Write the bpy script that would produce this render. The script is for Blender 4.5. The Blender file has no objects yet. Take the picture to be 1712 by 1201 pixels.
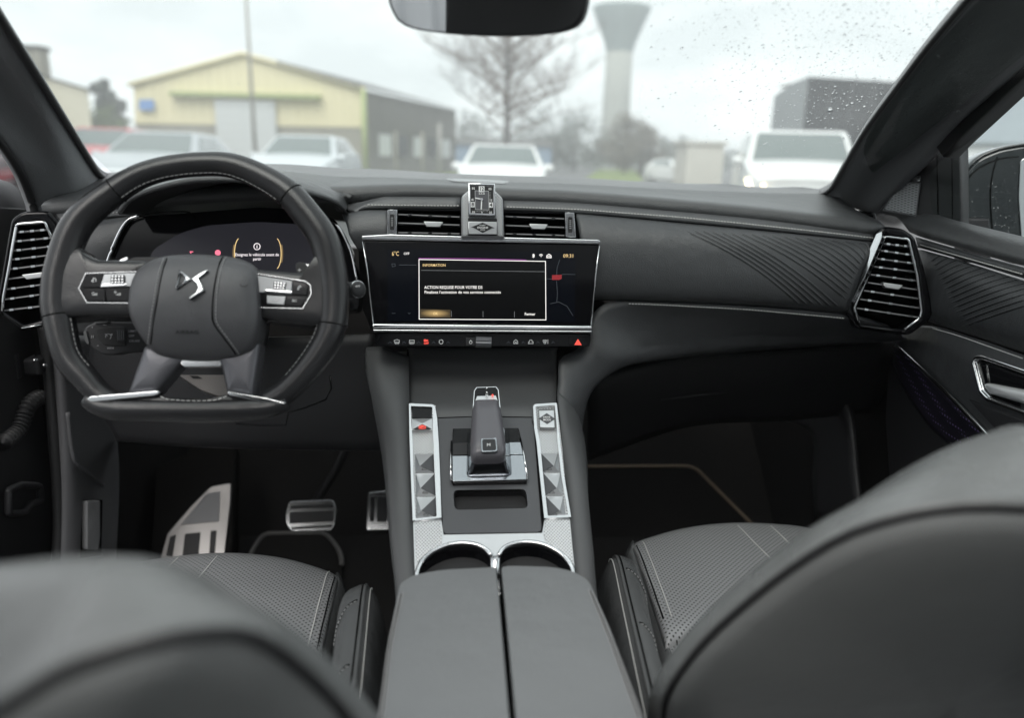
import bpy, bmesh, math, random
from mathutils import Vector as V, Matrix
from mathutils.bvhtree import BVHTree
R = math.radians
random.seed(7)
sc = bpy.context.scene
COL = sc.collection

# ---------------------------------------------------------------- camera
FPX = 1256.0
CAM = V((-0.045, 0.0, 1.30))
YAW, PITCH, ROLL = R(3.6), R(15.0), R(1.5)
Fv = V((math.sin(YAW)*math.cos(PITCH), math.cos(YAW)*math.cos(PITCH), -math.sin(PITCH)))
R0 = V((math.cos(YAW), -math.sin(YAW), 0))
U0 = R0.cross(Fv)
Rv = R0*math.cos(ROLL) + U0*math.sin(ROLL)
Uv = -R0*math.sin(ROLL) + U0*math.cos(ROLL)
cd = bpy.data.cameras.new('camera')
cam = bpy.data.objects.new('camera', cd)
COL.objects.link(cam)
cam.matrix_world = Matrix(((Rv.x, Uv.x, -Fv.x, CAM.x), (Rv.y, Uv.y, -Fv.y, CAM.y), (Rv.z, Uv.z, -Fv.z, CAM.z), (0, 0, 0, 1)))
cd.sensor_width = 36
cd.lens = FPX*36/1712
cd.clip_start = 0.02
cd.clip_end = 2000
cd.dof.use_dof = True
cd.dof.focus_distance = 1.12
cd.dof.aperture_fstop = 2.3
sc.camera = cam

# ---------------------------------------------------------------- world, sun, exposure
SUN_EL, SUN_AZ = R(54), R(200)
w = bpy.data.worlds.new('World')
sc.world = w
w.use_nodes = True
nt = w.node_tree
bg = nt.nodes['Background']
sky = nt.nodes.new('ShaderNodeTexSky')
sky.sky_type = 'NISHITA'
sky.sun_disc = False
sky.sun_elevation = SUN_EL
sky.sun_rotation = SUN_AZ
sky.air_density = 1.0
sky.dust_density = 6.0
bw = nt.nodes.new('ShaderNodeRGBToBW')
mx = nt.nodes.new('ShaderNodeMix'); mx.data_type = 'RGBA'
mx.inputs['Factor'].default_value = 0.9
tc = nt.nodes.new('ShaderNodeTexCoord')
mp = nt.nodes.new('ShaderNodeMapping'); mp.inputs['Scale'].default_value = (1.0, 1.0, 2.6)
nz = nt.nodes.new('ShaderNodeTexNoise'); nz.inputs['Scale'].default_value = 3.2; nz.inputs['Detail'].default_value = 5; nz.inputs['Roughness'].default_value = .55
rp = nt.nodes.new('ShaderNodeValToRGB')
rp.color_ramp.elements[0].position = .40; rp.color_ramp.elements[0].color = (6.6, 7.0, 7.2, 1)
rp.color_ramp.elements[1].position = .60; rp.color_ramp.elements[1].color = (9.2, 9.5, 9.6, 1)
nt.links.new(tc.outputs['Generated'], mp.inputs[0]); nt.links.new(mp.outputs[0], nz.inputs['Vector']); nt.links.new(nz.outputs[0], rp.inputs[0])
nt.links.new(sky.outputs[0], bw.inputs[0])
nt.links.new(sky.outputs[0], mx.inputs[6]); nt.links.new(rp.outputs[0], mx.inputs[7])
nt.links.new(mx.outputs[2], bg.inputs[0])
bg.inputs[1].default_value = 0.098
sd = bpy.data.lights.new('sun', 'SUN')
sd.energy = 1.5; sd.angle = R(40); sd.color = (1, .97, .93)
sun = bpy.data.objects.new('sun', sd); COL.objects.link(sun)
sdir = V((math.sin(SUN_AZ)*math.cos(SUN_EL), math.cos(SUN_AZ)*math.cos(SUN_EL), math.sin(SUN_EL)))
sun.rotation_euler = sdir.to_track_quat('Z', 'Y').to_euler()
sc.view_settings.view_transform = 'Standard'
sc.view_settings.look = 'None'
sc.view_settings.exposure = 0.80
sc.view_settings.gamma = 1.0
try:
    sc.cycles.use_denoising = True
    sc.cycles.volume_bounces = 2; sc.cycles.max_bounces = 8; sc.cycles.diffuse_bounces = 3; sc.cycles.glossy_bounces = 4
    sc.cycles.transmission_bounces = 8; sc.cycles.transparent_max_bounces = 16
    sc.cycles.caustics_reflective = False; sc.cycles.caustics_refractive = False
    sc.cycles.sample_clamp_indirect = 4.0
except Exception:
    pass

# ---------------------------------------------------------------- viewing rays onto real planes
def ray(x, y): return Fv + Rv*((x-856)/FPX) - Uv*((y-600.5)/FPX)
def pY(x, y, v):
    d = ray(x, y); return CAM + d*((v-CAM.y)/d.y)
def pZ(x, y, v):
    d = ray(x, y); return CAM + d*((v-CAM.z)/d.z)
def pX(x, y, v):
    d = ray(x, y); return CAM + d*((v-CAM.x)/d.x)
class Plane:
    def __init__(s, o, n): s.o = V(o); s.n = V(n).normalized()
    def __call__(s, x, y, up=0.0):
        d = ray(x, y); o = s.o + s.n*up
        return CAM + d*((o-CAM).dot(s.n)/d.dot(s.n))
    def many(s, pts, up=0.0): return [s(p[0], p[1], up) for p in pts]
    def off(s, d): return Plane(s.o+s.n*d, s.n)
def YS(pts): return [pY(*p) for p in pts]      # (px, py, Y) -> points

# ---------------------------------------------------------------- materials
MATS = {}
def mat(name, col, rough=.5, metal=0., bump=0., bscale=900., btype='NOISE', spec=.5, emit=None, estr=1., var=0., vscale=6., coat=0., uv=False):
    m = bpy.data.materials.new(name); m.use_nodes = True
    n = m.node_tree.nodes; l = m.node_tree.links; b = n['Principled BSDF']
    b.inputs['Base Color'].default_value = (*col, 1)
    b.inputs['Roughness'].default_value = rough; b.inputs['Metallic'].default_value = metal
    b.inputs['Specular IOR Level'].default_value = spec
    b.inputs['Coat Weight'].default_value = coat
    if emit:
        b.inputs['Emission Color'].default_value = (*emit, 1); b.inputs['Emission Strength'].default_value = estr
    t = n.new('ShaderNodeTexCoord'); src = t.outputs['UV' if uv else 'Object']
    if bump:
        if btype == 'VOR':
            x = n.new('ShaderNodeTexVoronoi'); x.inputs['Scale'].default_value = bscale; o = x.outputs['Distance']
        elif btype in ('DOTSH', 'DOTSV'):
            mm_ = n.new('ShaderNodeMapping'); mm_.inputs['Rotation'].default_value = (R(90) if btype == 'DOTSV' else 0, 0, R(45) if btype == 'DOTSH' else 0)
            l.new(src, mm_.inputs[0]); src = mm_.outputs[0]
            if btype == 'DOTSV':
                m3 = n.new('ShaderNodeMapping'); m3.inputs['Rotation'].default_value = (0, 0, R(45)); l.new(src, m3.inputs[0]); src = m3.outputs[0]
            x = n.new('ShaderNodeTexVoronoi'); x.voronoi_dimensions = '2D'; x.inputs['Scale'].default_value = bscale; x.inputs['Randomness'].default_value = 0; o = x.outputs['Distance']
        elif btype == 'DOTS':
            x = n.new('ShaderNodeTexVoronoi'); x.inputs['Scale'].default_value = bscale; x.inputs['Randomness'].default_value = 0; o = x.outputs['Distance']
        else:
            x = n.new('ShaderNodeTexNoise'); x.inputs['Scale'].default_value = bscale; x.inputs['Detail'].default_value = 3; o = x.outputs[0]
        l.new(src, x.inputs['Vector'])
        if btype == 'VOR':                      # slow waviness of a padded skin under the grain
            x2 = n.new('ShaderNodeTexNoise'); x2.inputs['Scale'].default_value = 22; x2.inputs['Detail'].default_value = 2; l.new(src, x2.inputs['Vector'])
            ma = n.new('ShaderNodeMath'); ma.operation = 'MULTIPLY_ADD'; ma.inputs[1].default_value = 7.0; l.new(x2.outputs[0], ma.inputs[0]); l.new(o, ma.inputs[2]); o = ma.outputs[0]
        bp = n.new('ShaderNodeBump'); bp.inputs['Strength'].default_value = bump; bp.inputs['Distance'].default_value = .001
        l.new(o, bp.inputs['Height']); l.new(bp.outputs[0], b.inputs['Normal'])
    if var:
        x = n.new('ShaderNodeTexNoise'); x.inputs['Scale'].default_value = vscale; x.inputs['Detail'].default_value = 4
        l.new(t.outputs['Object'], x.inputs['Vector'])
        q = n.new('ShaderNodeMix'); q.data_type = 'RGBA'
        q.inputs[6].default_value = tuple(c*(1-var) for c in col)+(1,); q.inputs[7].default_value = tuple(min(1, c*(1+var)) for c in col)+(1,)
        l.new(x.outputs[0], q.inputs[0]); l.new(q.outputs[2], b.inputs['Base Color'])
        mr = n.new('ShaderNodeMapRange'); mr.inputs['To Min'].default_value = max(.02, rough*.88); mr.inputs['To Max'].default_value = min(1, rough*1.12)
        l.new(x.outputs[0], mr.inputs[0]); l.new(mr.outputs[0], b.inputs['Roughness'])
    MATS[name] = m
    return m
def perforated(name, col, rough, pitch=.0080, hole=.17):
    m = mat(name, col, rough, bump=.25, bscale=700, btype='VOR')
    n = m.node_tree.nodes; l = m.node_tree.links; b = n['Principled BSDF']
    t = n.new('ShaderNodeTexCoord'); mp = n.new('ShaderNodeMapping'); mp.inputs['Rotation'].default_value = (0, 0, R(45))
    x = n.new('ShaderNodeTexVoronoi'); x.voronoi_dimensions = '2D'; x.inputs['Scale'].default_value = 1/(pitch*.72); x.inputs['Randomness'].default_value = 0
    l.new(t.outputs['UV'], mp.inputs[0]); l.new(mp.outputs[0], x.inputs['Vector'])
    r = n.new('ShaderNodeValToRGB'); r.color_ramp.elements[0].position = hole; r.color_ramp.elements[1].position = hole+.08
    r.color_ramp.elements[0].color = (.004, .004, .004, 1); r.color_ramp.elements[1].color = (*col, 1)
    l.new(x.outputs['Distance'], r.inputs[0]); l.new(r.outputs[0], b.inputs['Base Color'])
    return m
M_pad = mat('soft_pad', (.072, .074, .076), .38, bump=.5, bscale=650, btype='VOR', var=.06)
M_leather = mat('grey_leather', (.050, .052, .055), .31, bump=.35, bscale=800, btype='VOR', var=.08)
M_band = mat('band_leather', (.068, .070, .073), .33, bump=.35, bscale=800, btype='VOR', var=.06)
M_wheel = mat('wheel_leather', (.020, .020, .0215), .22, bump=.16, bscale=900, btype='VOR', var=.1)
M_hub = mat('hub_leather', (.078, .078, .083), .31, bump=.3, bscale=900, btype='VOR', var=.05)
M_seat = mat('seat_leather', (.112, .116, .118), .25, bump=.4, bscale=520, btype='VOR', var=.08, vscale=9)
M_perf = perforated('perforated_leather', (.285, .29, .295), .28, hole=.18)
M_seat_lit = mat('seat_leather_toplit', (.165, .171, .170), .27, bump=.35, bscale=520, btype='VOR', var=.08, vscale=9)  # seat leather again, lightened to paint in the light on the shoulders
M_back = mat('seat_back_leather', (.19, .197, .195), .33, bump=.2, bscale=500, btype='VOR', var=.06)
M_arm = mat('armrest_leather', (.180, .187, .192), .32, bump=.3, bscale=700, btype='VOR', var=.05)
M_plastic = mat('dark_plastic', (.017, .017, .019), .5, bump=.3, bscale=1200, var=.1)
M_cons = mat('console_plastic', (.085, .087, .089), .40, bump=.3, bscale=1300, var=.05)
M_plate = mat('console_plate', (.076, .078, .084), .36, bump=.15, bscale=1300, var=.04)
M_pillar = mat('pillar_cloth', (.21, .214, .222), .85, bump=.5, bscale=520, btype='VOR', var=.05)
M_black = mat('matt_black', (.011, .011, .012), .6)
M_void = mat('deep_black', (.003, .003, .003), .9, spec=.1)
M_gloss = mat('gloss_black', (.005, .005, .006), .09, spec=.22)
M_chrome = mat('chrome', (.78, .79, .80), .1, 1.)
M_satin = mat('satin_aluminium', (.64, .65, .66), .2, 1., bump=.05, bscale=400, var=.05, vscale=30)
M_alu = mat('bright_plate', (.66, .67, .68), .38, .92, var=.03, vscale=40)
M_knurl = mat('knurled_metal', (.56, .57, .58), .4, .9, bump=1.0, bscale=420, btype='DOTSH')
M_smoke = mat('smoked_chrome', (.36, .38, .40), .16, 1.)
M_slat = mat('slat_edge_grey', (.32, .32, .33), .35, .3)
M_lever = mat('lever_skin', (.115, .112, .124), .27, bump=.1, bscale=900)
M_pod = mat('switch_silver', (.40, .41, .42), .34, .85)
M_tab = mat('tab_silver', (.62, .63, .64), .32, .35)
M_kick = mat('sill_plastic', (.15, .15, .158), .38, bump=.2, bscale=900)
M_knurlc = mat('knurled_case', (.36, .37, .38), .45, .6, bump=1.0, bscale=420, btype='DOTSV')
for _m, _c in ((M_knurl, ((.22, .22, .225, 1), (.70, .71, .72, 1))), (M_knurlc, ((.14, .14, .145, 1), (.46, .47, .48, 1)))):
    _n = _m.node_tree; _v = [x for x in _n.nodes if x.type == 'TEX_VORONOI'][0]; _v.inputs['Scale'].default_value = 330
    _r = _n.nodes.new('ShaderNodeValToRGB'); _r.color_ramp.elements[0].position = .12; _r.color_ramp.elements[1].position = .42
    _r.color_ramp.elements[0].color, _r.color_ramp.elements[1].color = _c
    _n.links.new(_v.outputs['Distance'], _r.inputs[0]); _n.links.new(_r.outputs[0], _n.nodes['Principled BSDF'].inputs['Base Color'])
M_carpet = mat('black_carpet', (.014, .0135, .013), .95, bump=1., bscale=1500, spec=.1, var=.3, vscale=200)
M_mat = mat('floor_mat_pile', (.011, .0105, .010), .95, bump=1., bscale=1200, spec=.1, var=.3, vscale=200)
M_thread = mat('white_thread', (.62, .62, .60), .7)
M_threadg = mat('grey_thread', (.32, .32, .32), .7)
M_seam = mat('seam_shadow_gap', (.004, .004, .004), .8, spec=.1)
M_white = mat('white_print', (.8, .8, .8), .6)
M_grey = mat('grey_print', (.35, .35, .36), .6)
M_eglow = mat('screen_white', (.0, .0, .0), .4, emit=(1, .97, .93), estr=.75)
M_egold = mat('screen_gold', (.0, .0, .0), .4, emit=(1, .72, .33), estr=.62)
M_edim = mat('screen_dim', (.0, .0, .0), .4, emit=(.5, .6, .7), estr=.05)
M_ered = mat('screen_red', (.0, .0, .0), .4, emit=(1, .10, .07), estr=.75)
M_edred = mat('screen_dark_red', (.0, .0, .0), .4, emit=(1, .06, .08), estr=.16)
M_epurple = mat('screen_purple', (.0, .0, .0), .4, emit=(.6, .1, .6), estr=.35)
M_escreen = mat('screen_ground', (.002, .002, .003), .12, emit=(.35, .5, .8), estr=.003, spec=.2)
M_edial = mat('dialog_ground', (.002, .002, .002), .14, emit=(.7, .75, .8), estr=.003, spec=.2)
M_eclus = mat('cluster_ground', (.003, .003, .004), .25, emit=(.5, .5, .62), estr=.022, spec=.2)
M_rubber = mat('rubber', (.024, .024, .025), .5)

# ---------------------------------------------------------------- building helpers
ORG = {}
def thing(name, label, cat, loc=(0, 0, 0), group=None):
    o = bpy.data.objects.new(name, None); COL.objects.link(o)
    o.empty_display_size = .1
    o.location = loc; ORG[o.name] = V(loc)
    o['label'] = label; o['category'] = cat
    if group: o['group'] = group
    return o
def finish(name, me, m, par, smooth=True, wn=False, kind=None, label=None):
    org = V((0, 0, 0))
    if par is not None: org = ORG[par.name]
    me.transform(Matrix.Translation(-org))
    me.materials.append(m)
    if smooth:
        me.polygons.foreach_set('use_smooth', [True]*len(me.polygons))
    me.update()
    o = bpy.data.objects.new(name, me); COL.objects.link(o)
    ORG[o.name] = org
    if par is not None: o.parent = par
    if wn:
        md = o.modifiers.new('wn', 'WEIGHTED_NORMAL'); md.keep_sharp = False; md.weight = 100
    if kind: o['kind'] = kind
    if label: o['label'] = label
    return o
def mesh(name, vs, fs, m, par=None, smooth=True, wn=False, kind=None, label=None, uvs=None):
    me = bpy.data.meshes.new(name)
    me.from_pydata([tuple(v) for v in vs], [], fs)
    if uvs:
        ul = me.uv_layers.new(name='UVMap')
        for lp in me.loops: ul.data[lp.index].uv = uvs[lp.vertex_index]
    return finish(name, me, m, par, smooth, wn, kind, label)
def bmobj(name, bm, m, par=None, smooth=True, wn=False, kind=None, label=None):
    me = bpy.data.meshes.new(name); bm.to_mesh(me); bm.free()
    return finish(name, me, m, par, smooth, wn, kind, label)
def cr(pts, n, closed=False):
    """n points evenly spaced along the Catmull-Rom curve through pts"""
    P = [V(p) for p in pts]; k = len(P)
    if k == 2 and not closed: return [P[0].lerp(P[1], i/(n-1)) for i in range(n)]
    out = []; segs = k if closed else k-1
    for i in range(segs):
        if closed: a, b, c, d = P[i-1], P[i], P[(i+1) % k], P[(i+2) % k]
        else:
            b, c = P[i], P[i+1]
            a = P[i-1] if i else b*2-c
            d = P[i+2] if i+2 < k else c*2-b
        for j in range(12):
            t = j/12
            out.append(.5*((2*b)+(c-a)*t+(2*a-5*b+4*c-d)*t*t+(3*b-a-3*c+d)*t**3))
    if not closed: out.append(P[-1])
    else: out.append(out[0].copy())
    L = [0]
    for i in range(1, len(out)): L.append(L[-1]+(out[i]-out[i-1]).length)
    T = L[-1]; res = []; j = 0
    m = n if closed else n-1
    for i in range(n):
        s = T*i/m
        while j < len(L)-2 and L[j+1] < s: j += 1
        d = L[j+1]-L[j]
        res.append(out[j].lerp(out[j+1], (s-L[j])/d if d > 1e-9 else 0))
    return res
def lin(pts, n):
    P = [V(p) for p in pts]; L = [0]
    for i in range(1, len(P)): L.append(L[-1]+(P[i]-P[i-1]).length)
    res = []; j = 0
    for i in range(n):
        s = L[-1]*i/(n-1)
        while j < len(L)-2 and L[j+1] < s: j += 1
        d = L[j+1]-L[j]
        res.append(P[j].lerp(P[j+1], (s-L[j])/d if d > 1e-9 else 0))
    return res
def sheet(name, rows, m, par, nu=40, nv=16, solid=.004, straight=False, crossline=False, kind=None, label=None, idx=False, uvxy=False):
    """surface through rows of points; a real thickness behind it"""
    if idx: rr = [[V(p) for p in r] for r in rows]; rr = [cr_idx(r, nu) for r in rr]
    else: rr = [(lin if straight else cr)(r, nu) for r in rows]
    cols = [(lin if crossline else cr)([r[i] for r in rr], nv) for i in range(nu)]
    vs = []; uvs = []
    for i in range(nu):
        for j in range(nv): vs.append(cols[i][j])
    mid = [cols[i][nv//2] for i in range(nu)]
    us = [0]
    for i in range(1, nu): us.append(us[-1]+(mid[i]-mid[i-1]).length)
    for i in range(nu):
        v = 0
        for j in range(nv):
            if j: v += (cols[i][j]-cols[i][j-1]).length
            uvs.append((us[i], v))
    fs = [(i*nv+j, (i+1)*nv+j, (i+1)*nv+j+1, i*nv+j+1) for i in range(nu-1) for j in range(nv-1)]
    if uvxy: uvs = [(p.x, p.y) for p in vs]
    # face the cabin side
    s = 0
    for f in fs[::7]:
        a, b, c = vs[f[0]], vs[f[1]], vs[f[2]]
        s += (b-a).cross(c-a).dot(CAM-a)
    if s < 0: fs = [tuple(reversed(f)) for f in fs]
    o = mesh(name, vs, fs, m, par, True, False, kind, label, uvs)
    if solid:
        md = o.modifiers.new('solid', 'SOLIDIFY'); md.thickness = solid; md.offset = -1
    return o
def cr_idx(P, n):
    """n points evenly spread in index space along the curve through P (keeps rows aligned)"""
    k = len(P); res = []
    for q in range(n):
        u = q/(n-1)*(k-1); i = min(int(u), k-2); t = u-i
        b, c = P[i], P[i+1]; a = P[i-1] if i else b*2-c; d = P[i+2] if i+2 < k else c*2-b
        res.append(.5*((2*b)+(c-a)*t+(2*a-5*b+4*c-d)*t*t+(3*b-a-3*c+d)*t**3))
    return res
def rnd(pts, r, n=5, closed=True):
    """round the corners of a polygon (any dimension)"""
    out = []; k = len(pts)
    P = [V(p if len(p) == 3 else (p[0], p[1], 0)) for p in pts]
    for i in range(k):
        b = P[i]
        if not closed and i in (0, k-1): out.append(b); continue
        a, c = P[i-1], P[(i+1) % k]
        rr = min(r[i] if isinstance(r, (list, tuple)) else r, (a-b).length*.48, (c-b).length*.48)
        if rr <= 0: out.append(b); continue
        p, q = b+(a-b).normalized()*rr, b+(c-b).normalized()*rr
        for j in range(n+1):
            t = j/n; out.append(p*(1-t)**2+b*2*t*(1-t)+q*t*t)
    return out
def plate(name, pts, n, th, m, par, bevel=0., holes=(), seg=2, label=None, kind=None):
    """flat plate: outline pts (3D, on a plane of normal n), front face there, thickness th behind"""
    n = V(n).normalized()
    bm = bmesh.new(); ed = []
    for lp in [pts]+list(holes):
        vv = [bm.verts.new(p) for p in lp]
        ed += [bm.edges.new((vv[i], vv[(i+1) % len(vv)])) for i in range(len(vv))]
    if holes: bmesh.ops.triangle_fill(bm, use_beauty=True, use_dissolve=False, edges=ed, normal=n)
    else: bm.faces.new(list(bm.verts))
    bm.normal_update()
    for f in bm.faces:
        if f.normal.dot(n) < 0: f.normal_flip()
    front = list(bm.faces)
    r = bmesh.ops.duplicate(bm, geom=front)
    back = [g for g in r['geom'] if isinstance(g, bmesh.types.BMFace)]
    bverts = [g for g in r['geom'] if isinstance(g, bmesh.types.BMVert)]
    bmesh.ops.translate(bm, verts=bverts, vec=-n*th)
    vm = r['vert_map']
    be = [e for e in ed]
    for e in be:
        a, b = e.verts
        bm.faces.new((a, b, vm[b], vm[a]))
    for f in back: f.normal_flip()
    bmesh.ops.recalc_face_normals(bm, faces=bm.faces)
    if bevel:
        bmesh.ops.bevel(bm, geom=be, offset=bevel, segments=seg, profile=.5, affect='EDGES', clamp_overlap=True)
    return bmobj(name, bm, m, par, bevel > 0, bevel > 0, kind, label)
def dome(name, pts, n, h, m, par, rings=8, p=3., skirt=0., label=None, ctr=None, bend=0., bdir=None):
    """rounded pad over an outline: rises h along n, falls to the outline, with a side wall of depth skirt"""
    n = V(n).normalized(); k = len(pts)
    c = V(ctr) if ctr is not None else sum((V(q) for q in pts), V())/k
    vs = []; fs = []; rs = []
    ex = (V(pts[0])-c).normalized(); ex = (ex-n*ex.dot(n)).normalized(); ey = n.cross(ex)
    ss = [1-(j/rings)**1.7 if j < rings else 0 for j in range(rings)]
    ring = []
    if skirt: ring.append([V(q)-n*skirt for q in pts])
    for s in ss:
        hh = h*(1-s**p)**(1/p)
        ring.append([c+(V(q)-c)*s+n*hh for q in pts])
    for rg in ring: vs += rg
    vs.append(c+n*h)
    if bend:
        bd = V(bdir).normalized(); L = max(abs((V(q)-c).dot(bd)) for q in pts)
        vs = [q-n*bend*((q-c).dot(bd)/L)**2 for q in vs]
    for j in range(len(ring)-1):
        for i in range(k):
            a, b = j*k+i, j*k+(i+1) % k
            fs.append((a, b, b+k, a+k))
    j = len(ring)-1
    for i in range(k): fs.append((j*k+i, j*k+(i+1) % k, len(vs)-1))
    uvs = [((v-c).dot(ex), (v-c).dot(ey)) for v in vs]
    a, b, d = vs[j*k], vs[j*k+1], vs[-1]
    if (b-a).cross(d-a).dot(n) < 0: fs = [tuple(reversed(f)) for f in fs]
    return mesh(name, vs, fs, m, par, True, False, None, label, uvs)
def tube_geo(path, r, n=8, closed=False, vs=None, fs=None, flat=1., nrm=None):
    vs = [] if vs is None else vs; fs = [] if fs is None else fs
    P = [V(p) for p in path]; k = len(P); base = len(vs)
    up = V(nrm) if nrm is not None else None
    for i in range(k):
        if closed: t = P[(i+1) % k]-P[i-1]
        else: t = P[min(i+1, k-1)]-P[max(i-1, 0)]
        if t.length < 1e-9: t = V((0, 0, 1))
        t.normalize()
        ref = up if up is not None else (V((0, 0, 1)) if abs(t.z) < .9 else V((1, 0, 0)))
        a = t.cross(ref)
        if a.length < 1e-6: a = t.orthogonal()
        a.normalize(); b = a.cross(t)
        rr = r(i/(k-1)) if callable(r) else r
        for j in range(n):
            th = 2*math.pi*j/n
            vs.append(P[i]+a*(rr*math.cos(th))+b*(rr*flat*math.sin(th)))
    q = k if closed else k-1
    for i in range(q):
        for j in range(n):
            a, b = base+i*n+j, base+i*n+(j+1) % n
            c, d = base+((i+1) % k)*n+(j+1) % n, base+((i+1) % k)*n+j
            fs.append((a, b, c, d))
    if not closed:
        fs.append(tuple(base+j for j in range(n-1, -1, -1)))
        fs.append(tuple(base+(k-1)*n+j for j in range(n)))
    return vs, fs
def tube(name, path, r, m, par, n=8, closed=False, flat=1., nrm=None, label=None, kind=None):
    vs, fs = tube_geo(path, r, n, closed, flat=flat, nrm=nrm)
    return mesh(name, vs, fs, m, par, True, False, kind, label)
def box_geo(c, ax, ay, az, vs, fs):
    b = len(vs)
    for sz in (-1, 1):
        for sy in (-1, 1):
            for sx in (-1, 1): vs.append(c+ax*sx+ay*sy+az*sz)
    fs += [(b, b+2, b+3, b+1), (b+4, b+5, b+7, b+6), (b, b+1, b+5, b+4), (b+2, b+6, b+7, b+3), (b, b+4, b+6, b+2), (b+1, b+3, b+7, b+5)]
def box(name, c, s, m, par, rot=None, bevel=0., label=None, kind=None):
    """box of size s centred at c; rot is a Matrix/axes triple"""
    ax, ay, az = rot if rot else (V((1, 0, 0)), V((0, 1, 0)), V((0, 0, 1)))
    vs = []; fs = []
    box_geo(V(c), ax*s[0]/2, ay*s[1]/2, az*s[2]/2, vs, fs)
    bm = bmesh.new()
    bv = [bm.verts.new(v) for v in vs]
    for f in fs: bm.faces.new([bv[i] for i in f])
    bmesh.ops.recalc_face_normals(bm, faces=bm.faces)
    if bevel: bmesh.ops.bevel(bm, geom=list(bm.edges), offset=bevel, segments=2, profile=.5, affect='EDGES', clamp_overlap=True)
    return bmobj(name, bm, m, par, bool(bevel), bool(bevel), kind, label)
def stitch(name, pts, par, pitch=.0036, ln=.0021, wd=.0009, m=None, nrm=None, lift=.0004):
    """a row of thread stitches along a curve"""
    P = cr(pts, 160); L = [0]
    for i in range(1, len(P)): L.append(L[-1]+(P[i]-P[i-1]).length)
    k = max(2, int(L[-1]/pitch)); vs = []; fs = []; j = 0
    for i in range(k):
        s = (i+.5)*L[-1]/k
        while j < len(L)-2 and L[j+1] < s: j += 1
        t = (P[j+1]-P[j]).normalized(); c = P[j].lerp(P[j+1], (s-L[j])/max(1e-9, L[j+1]-L[j]))
        n = V(nrm).normalized() if nrm is not None else (CAM-c).normalized()
        a = t.cross(n).normalized(); n = a.cross(t)
        box_geo(c+n*lift, t*(ln/2), a*(wd/2), n*(wd*.5), vs, fs)
    return mesh(name, vs, fs, m or M_thread, par, False)
def ribbons(name, pl, lines, wpx, m, par, up=.0006, th=.0004, label=None):
    """flat strokes on a plane (icons, frames, screen lines); lines are pixel polylines"""
    vs = []; fs = []
    for ln in lines:
        P = [pl(q[0], q[1], up) for q in ln]
        closed = len(ln) > 2 and ln[0] == ln[-1]
        w = (pl(ln[0][0]+1, ln[0][1], up)-pl(ln[0][0], ln[0][1], up)).length*wpx/2
        k = len(P); b0 = len(vs)
        for i in range(k):
            if closed:
                d1 = (P[i]-P[i-1 if i else k-2]); d2 = (P[(i+1) if i < k-1 else 1]-P[i])
            else:
                d1 = P[i]-P[i-1] if i else P[1]-P[0]; d2 = P[i+1]-P[i] if i < k-1 else d1
            t = (d1.normalized()+d2.normalized())
            if t.length < 1e-6: t = d1
            t.normalize(); s = t.cross(pl.n); c = max(.5, t.dot(d1.normalized()))
            vs += [P[i]+s*w/c, P[i]-s*w/c, P[i]-s*w/c-pl.n*th, P[i]+s*w/c-pl.n*th]
        for i in range(k-1):
            for j in range(4):
                a = b0+i*4
                fs.append((a+j, a+(j+1) % 4, a+4+(j+1) % 4, a+4+j))
    return mesh(name, vs, fs, m, par, False, label=label)
def text(name, s, pl, x, y, hpx, m, par, up=.0008, align='CENTER', bold=0., ext=.0002, wpx=None, dirpx=None, label=None):
    """lettering on a plane: (x, y) is the middle of the line (or its left end), hpx the cap height in photo pixels"""
    cu = bpy.data.curves.new(name+'_c', 'FONT'); cu.body = s
    cu.align_x = align; cu.align_y = 'CENTER'; cu.resolution_u = 2
    cu.offset = bold
    o = bpy.data.objects.new(name+'_c', cu); COL.objects.link(o)
    dg = bpy.context.evaluated_depsgraph_get(); dg.update()
    me = bpy.data.meshes.new_from_object(o.evaluated_get(dg))
    bpy.data.objects.remove(o); bpy.data.curves.remove(cu)
    a = pl(x, y, up); d = dirpx or (1, 0)
    ex = pl(x+d[0], y+d[1], up)-a; ex = ex.normalized(); ey = pl.n.cross(ex).normalized()
    size = (pl(x, y-hpx/2, up)-pl(x, y+hpx/2, up)).length/.69
    sx = size
    if wpx:
        xs = [v.co.x for v in me.vertices]
        sx = (pl(x+wpx/2, y, up)-pl(x-wpx/2, y, up)).length/max(1e-6, max(xs)-min(xs))
    me.name = name
    M = Matrix(((ex.x*sx, ey.x*size, pl.n.x, a.x), (ex.y*sx, ey.y*size, pl.n.y, a.y), (ex.z*sx, ey.z*size, pl.n.z, a.z), (0, 0, 0, 1)))
    me.transform(M)
    me.materials.clear()
    return finish(name, me, m, par, False, label=label)
def bvh(o):
    me = o.data; org = ORG[o.name]
    return BVHTree.FromPolygons([v.co+org for v in me.vertices], [tuple(p.vertices) for p in me.polygons])
def on(objs, pts, lift=.0005, fall=None):
    """points of the built surfaces seen in the given directions, lifted off the surface"""
    T = [o if isinstance(o, BVHTree) else bvh(o) for o in (objs if isinstance(objs, list) else [objs])]; out = []
    for q in pts:
        d = ray(q[0], q[1]).normalized(); best = None
        for t in T:
            h = t.ray_cast(CAM, d)
            if h[0] is not None and (best is None or h[3] < best[3]): best = h
        if best:
            n = best[1] if best[1].dot(d) < 0 else -best[1]
            out.append(best[0]+n*lift)
    return out
def ell(cx, cy, rx, ry, n=16, a0=0, a1=360):
    m = n if a1-a0 >= 360 else n-1
    return [(cx+rx*math.cos(R(a0+(a1-a0)*i/m)), cy+ry*math.sin(R(a0+(a1-a0)*i/m))) for i in range(n)]
def ring2(cx, cy, rx, ry, n=16):
    e = ell(cx, cy, rx, ry, n); return e+[e[0]]

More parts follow.
